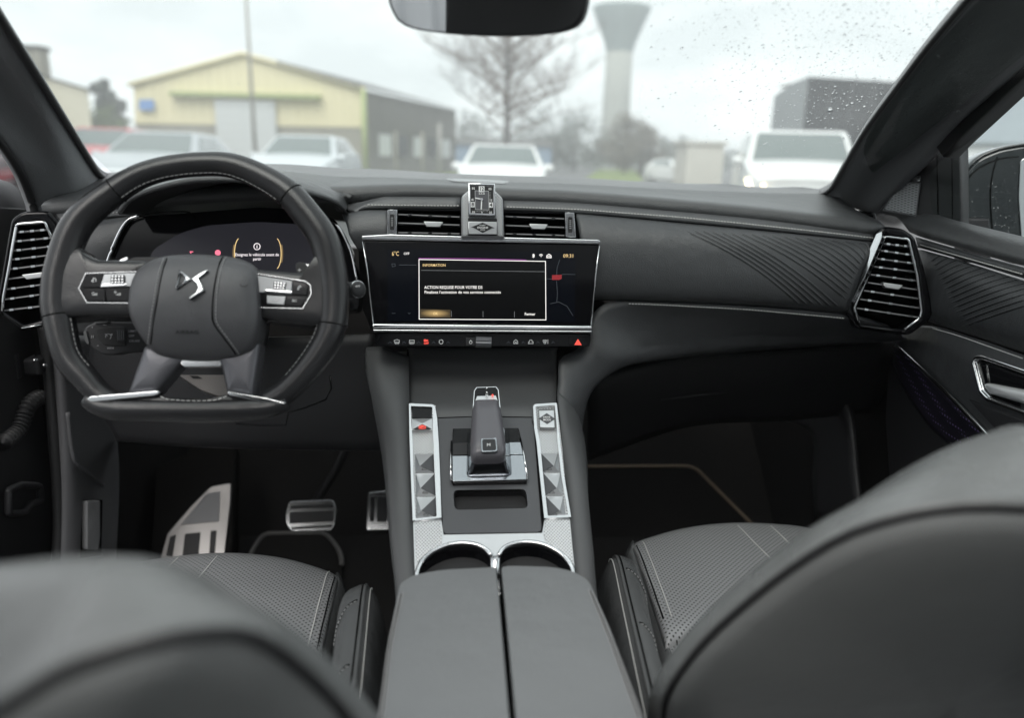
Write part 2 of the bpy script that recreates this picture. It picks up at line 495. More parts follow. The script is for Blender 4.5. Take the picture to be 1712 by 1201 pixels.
# ================================================================ THE CAR: fixed cabin structure
def struct(o): o['kind'] = 'structure'; return o
fl = mesh('floor', [(-.80, .1, .36), (.80, .1, .36), (.80, 1.75, .36), (-.80, 1.75, .36), (-.80, 2.05, .62), (.80, 2.05, .62), (.80, 2.1, 1.05), (-.80, 2.1, 1.05)],
          [(0, 1, 2, 3), (3, 2, 5, 4), (4, 5, 6, 7)], M_carpet, None, False); struct(fl)

side_l = mesh('wall', [(-.79, 1.30, .36), (-.79, 2.1, .36), (-.79, 2.1, 1.1), (-.79, 1.30, 1.1)], [(0, 1, 2, 3)], M_carpet, None, False); struct(side_l)
side_r = mesh('wall', [(.775, 0, .36), (.775, 2.1, .36), (.775, 2.1, 1.1), (.775, 0, 1.1)], [(3, 2, 1, 0)], M_carpet, None, False); struct(side_r)
# unseen roof parts and side panel, added to darken reflections and narrow the light
M_lining = mat('roof_cloth', (.03, .03, .031), .9, bump=.4, bscale=700)
for s_ in (-1,):
    rd0 = mesh('wall', [(s_*.70, -.14, .4), (s_*.70, -1.15, .4), (s_*.66, -1.15, 1.53), (s_*.66, -.14, 1.53), (s_*.70, -.14, 1.1)], [(0, 1, 2, 3, 4)], M_lining, None, False); struct(rd0)  # unseen dark panel, added so part of the mirror reflects black
rf0 = mesh('ceiling', [(-.62, -.15, 1.62), (.62, -.15, 1.62), (.60, -1.1, 1.60), (-.60, -1.1, 1.60), (-.66, -.15, 1.56), (.66, -.15, 1.56), (.64, -1.1, 1.5), (-.64, -1.1, 1.5)], [(0, 1, 2, 3), (0, 3, 7, 4), (1, 5, 6, 2)], M_lining, None, False); struct(rf0)
hd0 = mesh('ceiling', [(-.60, .36, 1.60), (.60, .36, 1.60), (.60, .60, 1.585), (-.60, .60, 1.585), (-.60, .36, 1.62), (.60, .36, 1.62), (.60, .62, 1.60), (-.60, .62, 1.60)], [(0, 1, 2, 3), (4, 5, 6, 7), (0, 1, 5, 4), (2, 3, 7, 6)], M_lining, None, False); struct(hd0)
for s_ in (-1, 1):
    rl0 = mesh('ceiling', [(s_*.60, -1.1, 1.60), (s_*.60, .60, 1.585), (s_*.50, .60, 1.60), (s_*.50, -1.1, 1.615), (s_*.66, -1.1, 1.53), (s_*.655, .60, 1.52)], [(0, 1, 2, 3), (0, 4, 5, 1)], M_lining, None, False); struct(rl0)
# ================================================================ DASHBOARD
dash = thing('dashboard', 'dark grey leather dashboard spanning the cabin under the windscreen', 'dashboard', (0, 1.2, .9))
YB = 1.205
top_back = YS([(120, 312, 1.44), (250, 290, 1.5), (400, 284, 1.52), (480, 284, 1.52), (560, 290, 1.52), (650, 294, 1.52), (740, 300, 1.52), (860, 304, 1.52), (950, 306, 1.52), (1100, 314, 1.52), (1240, 321, 1.5), (1385, 327, 1.46)])
top_front = YS([(75, 352, 1.2), (200, 338, 1.2), (360, 326, 1.2), (470, 322, 1.2), (560, 326, YB), (650, 322, YB), (730, 322, YB), (850, 328, YB), (950, 332, YB), (1100, 344, YB), (1280, 361, YB), (1475, 386, 1.2)])
back2 = [p+V((0, .30, -.12)) for p in top_back]
back1 = [p+V((0, .03, -.008)) for p in top_back]
lip = [p+V((0, .006, -.010)) for p in top_front]
mid1 = [a.lerp(b, .5)+V((0, 0, -.004)) for a, b in zip(top_back, top_front)]
near1 = [a.lerp(b, .93)+V((0, 0, .001)) for a, b in zip(top_back, top_front)]
pad = sheet('top_pad', [back2, back1, top_back, mid1, near1, top_front, lip], M_pad, dash, 80, 40, .01, idx=True)
# the padded band with its seam, right of the clock and left of it
def bandrows(c1, c2, c3, c4): return [YS(c1), YS(c2), YS(c3), YS(c4)]
band = sheet('padded_band', [
    YS([(842, 331, 1.212), (960, 335, 1.212), (1100, 346, 1.212), (1280, 363, 1.212), (1470, 389, 1.21)]),
    YS([(842, 337, 1.197), (960, 341, 1.197), (1100, 353, 1.197), (1280, 370, 1.197), (1468, 394, 1.195)]),
    YS([(842, 345, 1.19), (960, 350, 1.19), (1100, 361, 1.19), (1280, 378, 1.19), (1466, 399, 1.188)]),
    YS([(842, 351, 1.188), (960, 355, 1.188), (1100, 367, 1.188), (1280, 384, 1.188), (1464, 403, 1.186)])], M_band, dash, 50, 8, .008, idx=True)
stitch('stitching', on(band, [(846, 346), (960, 350), (1040, 356), (1120, 362), (1200, 369.5), (1300, 380), (1400, 391), (1462, 398.5)]), dash, .0050, .0030, .0016)
bandl = sheet('padded_band', [
    YS([(560, 347, 1.205), (640, 325, 1.205), (660, 324, 1.212), (770, 325, 1.212)]),
    YS([(580, 350, 1.195), (628, 333, 1.2), (660, 331, 1.197), (770, 332, 1.197)]),
    YS([(590, 352, 1.188), (615, 341, 1.192), (660, 342, 1.19), (770, 343, 1.19)]),
    YS([(595, 356, 1.184), (608, 349, 1.188), (660, 348, 1.188), (770, 349, 1.188)])], M_band, dash, 30, 8, .008, idx=True)
stitch('stitching', on(bandl, [(614, 342.5), (640, 343), (700, 343.5), (768, 344)]), dash, .0050, .0030, .0016)
# fascia right
fasr = sheet('fascia_panel', [
    YS([(964, 357, 1.2), (1100, 369, 1.2), (1280, 386, 1.2), (1462, 405, 1.195)]),
    YS([(964, 360, 1.183), (1100, 372, 1.183), (1280, 389, 1.183), (1462, 408, 1.18)]),
    YS([(970, 395, 1.16), (1100, 400, 1.16), (1280, 415, 1.16), (1450, 433, 1.165)]),
    YS([(980, 450, 1.148), (1100, 453, 1.148), (1270, 464, 1.148), (1432, 480, 1.155)]),
    YS([(988, 490, 1.150), (1100, 492, 1.150), (1260, 500, 1.150), (1420, 514, 1.158)]),
    YS([(992, 502, 1.165), (1100, 505, 1.165), (1255, 512, 1.165), (1415, 525, 1.17)])], M_leather, dash, 50, 26, .008, idx=True)
# fascia left of the centre vents and the small pieces round them
fasl = sheet('fascia_panel', [
    YS([(572, 358, 1.195), (606, 351, 1.195), (648, 351, 1.195)]),
    YS([(574, 362, 1.178), (606, 355, 1.178), (648, 354, 1.178)]),
    YS([(580, 378, 1.165), (612, 374, 1.165), (649, 374, 1.165)]),
    YS([(585, 396, 1.16), (615, 395, 1.16), (649, 395, 1.16)]),
    YS([(600, 420, 1.165), (620, 420, 1.165), (649, 420, 1.165)])], M_leather, dash, 14, 12, .008, idx=True)
# pleats: raised welts that sweep down across the fascia towards the vent
pl_b = bvh(fasr)
starts = [(1138, 381.5), (1147, 378.5), (1160, 377.5), (1176, 379), (1192, 380), (1208, 381), (1226, 383), (1244, 384.5), (1262, 386), (1281, 388), (1301, 390), (1321, 392), (1342, 394), (1364, 396.5), (1387, 399), (1411, 402), (1436, 405)]
for i, (sx, sy) in enumerate(starts):
    t = i/16
    ex, ey = (1348+84*min(1, t*1.5), 517-112*max(0, t-.3)/.7*.93)
    if i < 6: ex, ey = 1346+i*13, 517+i*.9
    else: ex, ey = 1421+(i-6)*3.1, 505-(i-6)*8.6
    pts = []
    for k in range(15):
        u = k/14
        x = sx+(ex-sx)*u; y = sy+(ey-sy)*u
        b = math.sin(math.pi*u)*(1-t*.5)
        pts.append((x+b*10, y-b*8))
    P = on(pl_b, pts, -.0007)
    if len(P) > 4:
        tube('pleat', cr(P, 24), lambda u: .0016*min(1, 12*u+.15, 12*(1-u)+.15), M_leather, fasr, 8)
        Q = on(pl_b, [(x-1.2, y+2.1) for x, y in pts[1:-1]], -.0001)
        tube('pleat_fold', cr(Q, 24), .0004, M_seam, fasr, 5)
# lower dash, turning into the right flank of the console
lowr0 = YS([(1500, 552, 1.19), (1415, 529, 1.17), (1250, 515, 1.163), (1100, 508, 1.163), (1020, 506, 1.163), (985, 535, 1.160), (968, 580, 1.150), (938, 600, 1.130), (933, 640, 1.108), (931, 674, 1.085)])
lowr1 = YS([(1505, 560, 1.20), (1400, 542, 1.182), (1250, 533, 1.18), (1120, 531, 1.178), (1040, 545, 1.165), (1005, 570, 1.145), (985, 596, 1.135), (960, 622, 1.12), (952, 655, 1.10), (948, 690, 1.078)])
lowr2 = YS([(1510, 566, 1.21), (1400, 562, 1.205), (1270, 560, 1.205), (1150, 568, 1.195), (1080, 581, 1.175), (1035, 598, 1.145), (1002, 622, 1.135), (980, 650, 1.12), (970, 690, 1.10), (964, 730, 1.07)])
lowr3 = YS([(1512, 570, 1.23), (1400, 577, 1.24), (1290, 585, 1.24), (1170, 595, 1.225), (1095, 604, 1.195), (1045, 614, 1.17), (1010, 634, 1.155), (987, 660, 1.14), (976, 700, 1.12), (973, 745, 1.09)])
lowr4 = [p+V((.02, .16, -.03)) for p in lowr3]
lowr = sheet('lower_panel', [lowr0, lowr1, lowr2, lowr3, lowr4], M_leather, dash, 60, 24, .006, idx=True)
stitch('stitching', on([lowr, fasr], [(996, 506), (1050, 507.5), (1100, 509), (1180, 513), (1250, 517), (1330, 524), (1411, 531.5)], .001), dash, .0050, .0030, .0016)
under = sheet('glovebox_lid', [YS([(985, 640, 1.24), (1150, 600, 1.27), (1300, 588, 1.29), (1500, 575, 1.3)]),
                               YS([(985, 690, 1.28), (1150, 650, 1.30), (1300, 640, 1.31), (1490, 620, 1.32)]),
                               YS([(985, 770, 1.36), (1150, 715, 1.38), (1300, 705, 1.39), (1470, 690, 1.4)])], M_black, dash, 24, 10, .02, idx=True)
gb = on(under, [(1106, 667), (1160, 661), (1214, 654)], .002)
tube('glovebox_handle', gb, .0020, M_plastic, under, 6)
# ---- left end of the dash
ld = sheet('padded_band', [YS([(76, 353, 1.205), (150, 345, 1.205), (230, 333, 1.205)]), YS([(88, 362, 1.192), (160, 354, 1.192), (235, 346, 1.192)]), YS([(98, 372, 1.186), (165, 364, 1.186), (240, 358, 1.186)])], M_band, dash, 16, 8, .006, idx=True)
stitch('stitching', on(ld, [(100, 366.5), (130, 362), (170, 358), (228, 352)]), dash, .0050, .0030, .0016, M_threadg)
lf = sheet('fascia_panel', [YS([(98, 376, 1.19), (165, 367, 1.19), (222, 360, 1.19)]), YS([(100, 385, 1.175), (160, 377, 1.175), (212, 368, 1.175)]), YS([(105, 430, 1.16), (150, 425, 1.16), (192, 412, 1.165)]), YS([(110, 500, 1.165), (150, 500, 1.165), (178, 470, 1.17)]), YS([(110, 560, 1.18), (150, 560, 1.18), (178, 545, 1.19)])], M_leather, dash, 20, 20, .006, idx=True)
# ---- instrument hood
h_lip = YS([(196, 352, 1.12), (215, 330, 1.08), (262, 311, 1.05), (330, 298, 1.04), (420, 300, 1.05), (502, 317, 1.08), (556, 334, 1.13), (578, 352, 1.17)])
h_top = [p+V((0, .05, .006)) for p in h_lip]
h_m = YS([(185, 345, 1.2), (215, 318, 1.2), (262, 300, 1.2), (330, 288, 1.22), (420, 285, 1.22), (505, 296, 1.22), (560, 318, 1.205), (590, 326, 1.2)])
h_b = YS([(175, 330, 1.3), (215, 305, 1.35), (262, 293, 1.4), (330, 283.5, 1.45), (420, 283, 1.45), (505, 287, 1.45), (590, 296, 1.42), (640, 303, 1.4)])
hood = sheet('instrument_hood', [h_b, h_m, h_top, h_lip], M_pad, dash, 50, 20, .006, idx=True)
h_in = [V((p.x*.96-.015, 1.215, p.z-.010)) for p in h_lip]
hun = sheet('hood_underside', [[p+V((0, .004, -.006)) for p in h_lip], [a.lerp(b, .5)+V((0, 0, -.004)) for a, b in zip(h_lip, h_in)], h_in], M_black, dash, 40, 10, .004, idx=True)
# ---- speaker grille on the top pad
spk = Plane(on(pad, [(800, 301)], .0)[0], (0, -.05, 1))
gv = [(742, 300.5), (775, 296), (833, 298), (858, 304), (838, 310), (760, 306.5)]
bp = bvh(pad)
sp3 = [pZ(x, y, 1.2545) for x, y in [(738, 299.6), (757, 296.3), (836, 299.5), (861, 303.8), (842, 308), (757, 304.6)]]
sp3 = [pY(740, 300, 1.47), pY(758, 296.6, 1.56), pY(838, 299.6, 1.56), pY(860, 304.2, 1.47), pY(842, 309.5, 1.36), pY(757, 305, 1.36)]
sp3 = [p+V((0, 0, .0035)) for p in sp3]
plate('speaker_grille', sp3, (0, -.04, 1), .02, M_knurlc, dash, .0015)
# ---- floor of the dash underside on the driver's side
knee = sheet('knee_panel', [YS([(150, 560, 1.20), (300, 565, 1.19), (450, 565, 1.18), (625, 560, 1.17)]), YS([(150, 620, 1.21), (300, 620, 1.19), (470, 620, 1.18), (622, 620, 1.17)]),
                            YS([(170, 690, 1.23), (300, 690, 1.19), (480, 690, 1.17), (640, 690, 1.17)]), YS([(190, 725, 1.24), (320, 735, 1.20), (480, 738, 1.18), (648, 740, 1.18)]),
                            YS([(195, 738, 1.26), (320, 748, 1.23), (480, 753, 1.21), (650, 755, 1.2)]), YS([(197, 738, 1.45), (320, 742, 1.45), (480, 745, 1.45), (650, 748, 1.45)])], M_plastic, dash, 40, 26, .006, idx=True)
tube('panel_gap', on(knee, [(395, 709), (430, 711), (478, 711), (482, 690), (510, 682), (545, 668), (554, 650), (552, 628)], .0005), .0013, M_gloss, knee, 6)
# ---- air vents
def vent(o_pl, outer, inner, slats, tab, chrome, label, rO=8, beads=True, lower=None):
    v = plate('air_vent', [o_pl(q.x, q.y) for q in rnd(outer, rO)], o_pl.n, .05, M_gloss, dash, .005, holes=[[o_pl(q.x, q.y) for q in rnd(inner, 4)]], label=label, seg=3)
    dp = o_pl.off(-.042)
    plate('duct', [dp(q[0], q[1]) for q in [((q[0]-sum(a[0] for a in inner)/len(inner))*1.04+sum(a[0] for a in inner)/len(inner), (q[1]-sum(a[1] for a in inner)/len(inner))*1.04+sum(a[1] for a in inner)/len(inner)) for q in inner]], o_pl.n, .004, M_void, v)
    if chrome: tube('chrome_ring', [o_pl(q.x, q.y, .0015) for q in rnd(chrome, 5, closed=False)], .0022, M_chrome, v, 8, closed=False)
    for i, (a, b) in enumerate(slats):
        A, B = o_pl(*a, -.006), o_pl(*b, -.006)
        t = (B-A); c = (A+B)/2-o_pl.n*.009
        u = t.normalized(); q = o_pl.n.cross(u).normalized()
        nn = (o_pl.n*.94+V((0, 0, .2))).normalized()
        s = box('slat', c, (t.length, .0030, .020), M_black, v, (u, q, o_pl.n), .0008)
        box('slat_edge', (A+B)/2+o_pl.n*.0012, (t.length*.96, .0016, .0012), M_slat, v, (u, q, o_pl.n))
        if i in tab:
            lo, hi = tab[i]
            P, Q = A.lerp(B, lo), A.lerp(B, hi)
            c2 = (P+Q)/2+o_pl.n*.006
            w_ = (Q-P).length
            f = [c2-u*w_/2+q*.0035, c2-u*w_*.36-q*.0042, c2+u*w_*.36-q*.0042, c2+u*w_/2+q*.0035]
            plate('vent_tab', f, o_pl.n, .012, M_tab, v, .0012)
        elif beads:
            for k in ((.16, .5, .84) if not isinstance(beads, tuple) else beads):
                box('chrome_bead', A.lerp(B, k)+o_pl.n*.0024, (.0056, .0030, .0028), M_chrome, v, (u, q, o_pl.n))
    return v
PVL = Plane(pY(45, 450, 1.155), (.18, -.97, .12))
inl = [(28, 375), (75, 371), (96, 420), (101, 500), (88, 530), (38, 544), (4, 520), (6, 498)]
vl = vent(PVL, [(18, 366), (36, 354), (80, 352), (100, 372), (114, 420), (114, 512), (95, 546), (36, 552), (-2, 526), (-6, 500)], inl,
     [((30, 388.5), (80, 384)), ((24, 404), (88, 397.5)), ((21, 419.5), (95, 411)), ((18, 434.5), (97, 425)), ((13.5, 450.5), (99, 440)), ((11, 467), (100, 455.5)), ((9, 484), (101, 472)), ((7, 501), (101, 488)), ((6, 519.5), (97, 509))], {5: (.32, .78)},
     [(4, 520), (6, 498), (28, 375), (75, 371), (98, 424)], 'tall trapezoid air vent at the driver end of the dashboard')
tube('vent_foot', [PVL(36, 549, .001), PVL(70, 543, .001)], .001, M_chrome, vl, 6)
PVR = Plane(pY(1485, 465, 1.165), (-.16, -.97, .16))
inr = [(1479, 395), (1519, 400), (1534, 463), (1541, 523), (1536, 534), (1511, 551), (1437, 542), (1428, 515)]
vr = vent(PVR, [(1480, 378), (1511, 382), (1530, 395), (1547, 450), (1561, 520), (1556, 536), (1522, 561), (1494, 559), (1435, 550), (1412, 520), (1413, 506), (1463, 396), (1471, 386)], inr,
     [((1477, 407.5), (1520, 412.5)), ((1471.6, 419), (1523.5, 426.6)), ((1465, 432.4), (1528, 440.8)), ((1460, 445.8), (1531, 455)), ((1454, 459), (1534, 470)), ((1449, 472.4), (1536, 485)), ((1442.4, 485.7), (1538.4, 500)), ((1435.8, 500), (1540, 515.7)), ((1430, 515), (1539, 531.5))], {5: (.29, .66)},
     [(1437, 541), (1428, 515), (1479, 395), (1519, 400), (1534, 463), (1541, 523), (1536, 534), (1512, 551)], 'tall trapezoid air vent beside the passenger door')
fa = [PVR(*q, .004) for q in [(1465, 391), (1440, 448), (1415, 504)]]+[PVR(*q, .012) for q in [(1424, 504), (1440, 474), (1452, 450), (1474, 398), (1474, 387)]]
fn = (fa[2]-fa[0]).cross(fa[4]-fa[0]).normalized(); fn = fn if fn.dot(CAM-fa[0]) > 0 else -fn
plate('trim_facet', fa, fn, .010, M_satin, vr, .0006)
plate('trim_facet', [PVR(*q, .006) for q in [(1482, 383), (1511, 386), (1514, 396), (1485, 391)]], PVR.n, .006, M_gloss, vr, .0015)
PVC = Plane(pY(800, 375, 1.165), (0, -.985, .17))
def cvent(x0, x1, yo, slope, label):
    f = lambda x, y: PVC(x, y+slope*(x-x0))
    out = [(x0-3, yo-13), (x1+3, yo-12), (x1+3, yo+34), (x0-3, yo+34)]
    return out
vcl = vent(PVC, [(658, 349), (772, 351), (772, 398), (658, 397)], [(663, 351.5), (770, 353), (770, 396), (663, 395)],
     [((664, 358.5), (770, 363)), ((664, 373), (770, 376.5)), ((664, 389), (770, 391))], {1: (.42, .72)}, None, 'wide centre air vent on the steering wheel side of the clock', 2, (.2, .52, .82))
vcr = vent(PVC, [(840, 353), (950, 355), (950, 400), (840, 399)], [(843, 355.5), (946, 357.5), (946, 398), (843, 397)],
     [((844, 362), (945, 366)), ((844, 377), (945, 380.5)), ((844, 391), (945, 394))], {1: (.40, .70)}, None, 'wide centre air vent on the passenger side of the clock', 2, (.16, .48, .8))
for q, v, nx in (([(648, 350.5), (664, 350.5), (663, 393), (647, 391.5)], vcl, 0), ([(945, 355), (960, 355.5), (963, 397), (946, 396)], vcr, 1)):
    plate('end_cap', [PVC(*a, .006) for a in q], PVC.n, .02, M_satin, v, .001)
    cx = sum(a[0] for a in q)/4; cy = sum(a[1] for a in q)/4
    plate('thumb_slot', [PVC(a.x, a.y, .0066) for a in rnd([(cx-3.6, cy-13), (cx+3.6, cy-13), (cx+3.6, cy+13), (cx-3.6, cy+13)], 2)], PVC.n, .002, M_black, v)
    for k in range(5): box('thumb_wheel_tooth', PVC(cx, cy-7+k*3.2, .0070), (.003, .0012, .0012), M_grey, v)
# filler around the centre vents and behind the screen
core = plate('dash_core', [pY(*q, 1.235) for q in [(600, 345), (1010, 345), (1010, 600), (640, 600), (600, 500)]], (0, -1, 0), .1, M_black, dash)
# demister vents at the ends of the top pad
def demist(qs, sl, dy, n=(0, -.25, 1)):
    p = [pY(*a) for a in qs]
    o = plate('demister_vent', p, (p[1]-p[0]).cross(p[2]-p[0]) if (p[1]-p[0]).cross(p[2]-p[0]).z > 0 else -(p[1]-p[0]).cross(p[2]-p[0]), .012, M_plastic, dash, .002)
    c = sum(p, V())/len(p); a, b = p[0], p[1]
    for k in range(4):
        t = (k+.7)/4.6
        A = p[0].lerp(p[-1], t); B = p[1].lerp(p[2], t)
        box('slat', A.lerp(B, .5)+V((0, 0, .002)), ((B-A).length*.76, .006, .003), M_void, o, ((B-A).normalized(), V((0, 0, 1)).cross((B-A).normalized()), V((0, 0, 1))))
    return o
demist([(87, 330, 1.3), (165, 322, 1.33), (142, 345, 1.22), (82, 352, 1.2)], 4, 0)
dmr = demist([(1390, 346, 1.36), (1464, 356, 1.31), (1470, 380, 1.222), (1446, 377, 1.222)], 4, 0)
q_ = [pY(*a) for a in [(1390, 346, 1.36), (1464, 356, 1.31), (1470, 380, 1.222)]]; n_ = (q_[1]-q_[0]).cross(q_[2]-q_[0]); n_ = n_ if n_.z > 0 else -n_
ribbons('vent_slot', Plane(q_[1], n_), [[(1418, 356), (1448, 361)], [(1428, 361), (1453, 365.5)], [(1436, 366), (1457, 370)], [(1443, 371), (1460, 374.5)]], 2.6, M_void, dmr, .0012)
ribbons('vent_rim', Plane(q_[1], n_), [[(1393, 347), (1463, 357.5), (1468, 379)]], .8, M_grey, dmr, .0014)

# ================================================================ TOUCHSCREEN
PS = Plane(pY(804, 470, 1.128), (0, -.966, .26))
ts = thing('touchscreen', 'wide black touchscreen showing an INFORMATION message above the climate buttons', 'touchscreen', PS(804, 470))
plate('screen_glass', PS.many([(607, 402), (1002, 409), (987, 545), (625, 542)]), PS.n, .02, M_gloss, ts, .002, seg=2)
plate('trim_bar', PS.many([(604, 395.5), (606, 394), (652, 391.5), (1000, 400.5), (1004, 402.5), (1003, 408), (606, 401)], .003), PS.n, .03, M_satin, ts, .0015)
plate('trim_bar', PS.many([(623, 541.5), (989, 545), (989.5, 551.5), (623.5, 549.5)], .006), PS.n, .03, M_chrome, ts, .002)
plate('trim_bar', PS.many([(623.5, 550.5), (989.5, 552.5), (988.5, 557), (625, 555)], .004), PS.n, .03, M_satin, ts, .0015)
tube('trim_edge', PS.many([(606, 404), (612.5, 440), (624, 541)], .001), .0012, M_satin, ts, 6)
tube('trim_edge', PS.many([(1002, 411), (997, 450), (988.5, 544)], .001), .0012, M_satin, ts, 6)
PSd = PS.off(.0004)
plate('display', PSd.many([(648, 416), (962, 421), (961, 539), (648, 537)]), PS.n, .001, M_escreen, ts)
text('lettering', '6°C', PS, 655, 424.5, 7, M_egold, ts, wpx=11.5, align='LEFT')
text('lettering', 'OFF', PS, 674.8, 424.3, 4, M_eglow, ts, wpx=9.5, align='LEFT')
text('lettering', '09:31', PS, 941.5, 428.2, 6, M_egold, ts, wpx=16.5, align='LEFT')
dl = plate('dialog_box', PS.many([(700, 433.3), (912, 436.7), (913, 535), (700.5, 533.5)], .0010), PS.n, .0006, M_edial, ts)
ribbons('dialog_frame', PS, [[(700.5, 433.8), (912, 437), (912.7, 535), (700.8, 533.8), (700.5, 433.8)]], 1.1, M_eglow, dl, .0013)
ribbons('dialog_line', PS, [[(704, 452), (911, 454.3)], [(754.5, 520), (754.7, 530)], [(807.5, 520.5), (807.7, 530.5)], [(860, 521), (860.2, 531)]], .55, M_grey, dl, .0013)
ribbons('screen_line', PS, [[(700, 432), (800, 432.8), (880, 434.8)]], 1.0, M_epurple, ts, .0012)
text('lettering', 'INFORMATION', PS, 706.5, 443.7, 4.4, M_egold, dl, .0014, 'LEFT', .002, wpx=38)
text('lettering', 'ACTION REQUISE POUR VOTRE DS', PS, 709.5, 480.8, 5, M_eglow, dl, .0014, 'LEFT', .004, wpx=97.5)
text('lettering', 'Finalisez l\u2019activation de vos services connect\u00e9s', PS, 709.5, 488.8, 4.9, M_eglow, dl, .0014, 'LEFT', .003, wpx=128)
m_ok = mat('ok_button_glow', (.0, .0, .0), .4, emit=(.62, .42, .17), estr=.42)
nt_ = m_ok.node_tree; tcx = nt_.nodes.new('ShaderNodeTexCoord'); gr = nt_.nodes.new('ShaderNodeTexGradient'); gr.gradient_type = 'SPHERICAL'
mpx = nt_.nodes.new('ShaderNodeMapping'); mpx.inputs['Location'].default_value = (-1, -1, 0); mpx.inputs['Scale'].default_value = (2, 2, 0)
mrx = nt_.nodes.new('ShaderNodeMapRange'); mrx.inputs['To Min'].default_value = .05; mrx.inputs['To Max'].default_value = .6
nt_.links.new(tcx.outputs['UV'], mpx.inputs[0]); nt_.links.new(mpx.outputs[0], gr.inputs[0]); nt_.links.new(gr.outputs[1], mrx.inputs[0]); nt_.links.new(mrx.outputs[0], nt_.nodes['Principled BSDF'].inputs['Emission Strength'])
mesh('ok_button', PS.many([(702, 517), (753, 518), (753.2, 531.3), (702.2, 530.7)], .0013), [(0, 3, 2, 1)], m_ok, dl, False, uvs=[(0, 0), (1, 0), (1, 1), (0, 1)])
text('lettering', 'OK', PS, 728, 524.7, 4.6, M_egold, dl, .0016, bold=.006, wpx=8)
text('lettering', 'Fermer', PS, 886, 525.5, 4.6, M_eglow, dl, .0014, bold=.01, wpx=17.5)
ribbons('status_icon', PS, [[(890, 425.5), (893.6, 429), (892, 430.8), (892, 424.6), (893.6, 426.3), (890, 430)], [(901.5, 426.5), (904.5, 425), (907.5, 426.6)], [(902.8, 428.2), (904.5, 427.2), (906.2, 428.3)], [(904.2, 430), (904.8, 430)],
                            [(914, 431), (914, 427.5), (917.8, 424.8), (921.6, 427.6), (921.6, 431), (914, 431)], [(916, 430.8), (916, 427.8), (919.6, 427.8), (919.6, 430.8)]], .9, M_eglow, ts, .001)
ribbons('map_road', PS, [[(936, 434), (931.5, 447), (930.5, 463)], [(937, 460.5), (941, 458.5), (962, 459)], [(930.5, 470), (932, 490), (931, 505)], [(914, 466), (924, 467)], [(655, 441.5), (660, 441), (661, 445), (656, 446), (655, 441.5)], [(667, 443), (696, 443)], [(920, 508), (934, 505), (948, 512), (958, 528)], [(655, 524), (661, 524)], [(682, 523), (684, 525), (686, 523)]], .8, M_edim, ts, .001)
plate('map_marker', PS.many([(923, 460), (939, 459.5), (939, 466), (935, 468), (923, 468)], .0012), PS.n, .0005, M_edred, ts)
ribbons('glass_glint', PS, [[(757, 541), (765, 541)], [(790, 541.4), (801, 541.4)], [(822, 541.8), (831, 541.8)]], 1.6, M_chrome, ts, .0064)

# ================================================================ CLIMATE PANEL
PC = Plane(PS(804, 570, -.004), (0, -.98, .2))
cp = thing('climate_control_panel', 'narrow gloss black strip of climate buttons under the touchscreen', 'control panel', PC(804, 570))
plate('panel_body', [PC(q.x, q.y) for q in rnd([(626, 557), (988, 558.5), (986, 579), (970, 580), (630, 579.5), (626, 574)], 2)], PC.n, .04, M_gloss, cp, .0015)
plate('knob_plate', PC.many([(779, 565), (795, 565.4), (795, 579), (779, 578.6)], .004), PC.n, .006, M_plastic, cp, .0008)
ribbons('power_icon', PC, [ring2(787, 572.5, 2.3, 2.6, 10), [(787, 568.5), (787, 571)]], .9, M_white, cp, .0045)
# knurled roller
A, B = PC(795.5, 572, .002), PC(821.5, 572.6, .002)
ax = (B-A).normalized(); ru = PC.n; rw = ax.cross(ru).normalized(); vs = []; fs = []
rad = .0085; nu_, na_ = 22, 26
for i in range(nu_+1):
    for j in range(na_):
        a = 2*math.pi*j/na_+(math.pi/na_ if i % 2 else 0)
        rr = rad*(1 if (i+j) % 2 else .9)
        vs.append(A.lerp(B, i/nu_)+ru*math.cos(a)*rr+rw*math.sin(a)*rr)
for i in range(nu_):
    for j in range(na_):
        a, b = i*na_+j, i*na_+(j+1) % na_
        if i % 2 == 0: fs += [(a, b, a+na_), (b, b+na_, a+na_)]
        else: fs += [(a, b, b+na_), (a, b+na_, a+na_)]
fs += [tuple(range(na_-1, -1, -1)), tuple(nu_*na_+j for j in range(na_))]
mesh('knurled_roller', vs, fs, mat('dark_knurl', (.20, .20, .21), .3, .9), cp, False)
def icon(name, lines, m=M_white, wpx=.9): return ribbons(name, PC, lines, wpx, m, cp, .0008)
icon('windscreen_demist_icon', [[(659, 569.5), (663.5, 568), (668, 569.5), (667, 574), (660, 574), (659, 569.5)], [(661.3, 571), (661.3, 576)], [(663.5, 571), (663.5, 576)], [(665.7, 571), (665.7, 576)]])
icon('rear_demist_icon', [[(684.5, 569), (692.5, 569), (692.5, 574.5), (684.5, 574.5), (684.5, 569)], [(686.5, 571), (686.5, 576)], [(688.5, 571), (688.5, 576)], [(690.5, 571), (690.5, 576)]])
icon('recirculation_icon', [ell(737.5, 571.8, 3.2, 3.4, 8, 20, 130), ell(737.5, 571.8, 3.2, 3.4, 8, 140, 250), ell(737.5, 571.8, 3.2, 3.4, 8, 260, 370)], wpx=1.2)
icon('home_icon', [[(859, 574.8), (859, 571), (862.3, 568.2), (865.6, 571), (865.6, 574.8), (863.3, 574.8), (863.3, 572.5), (861.3, 572.5), (861.3, 574.8), (859, 574.8)]])
icon('car_icon', [[(883.5, 574.8), (883.5, 571.8), (885, 571.3), (886, 568.8), (889, 568.8), (890, 571.3), (891.3, 571.8), (891.3, 574.8), (883.5, 574.8)], [(885, 573), (886.3, 573)], [(888.8, 573), (890, 573)]])
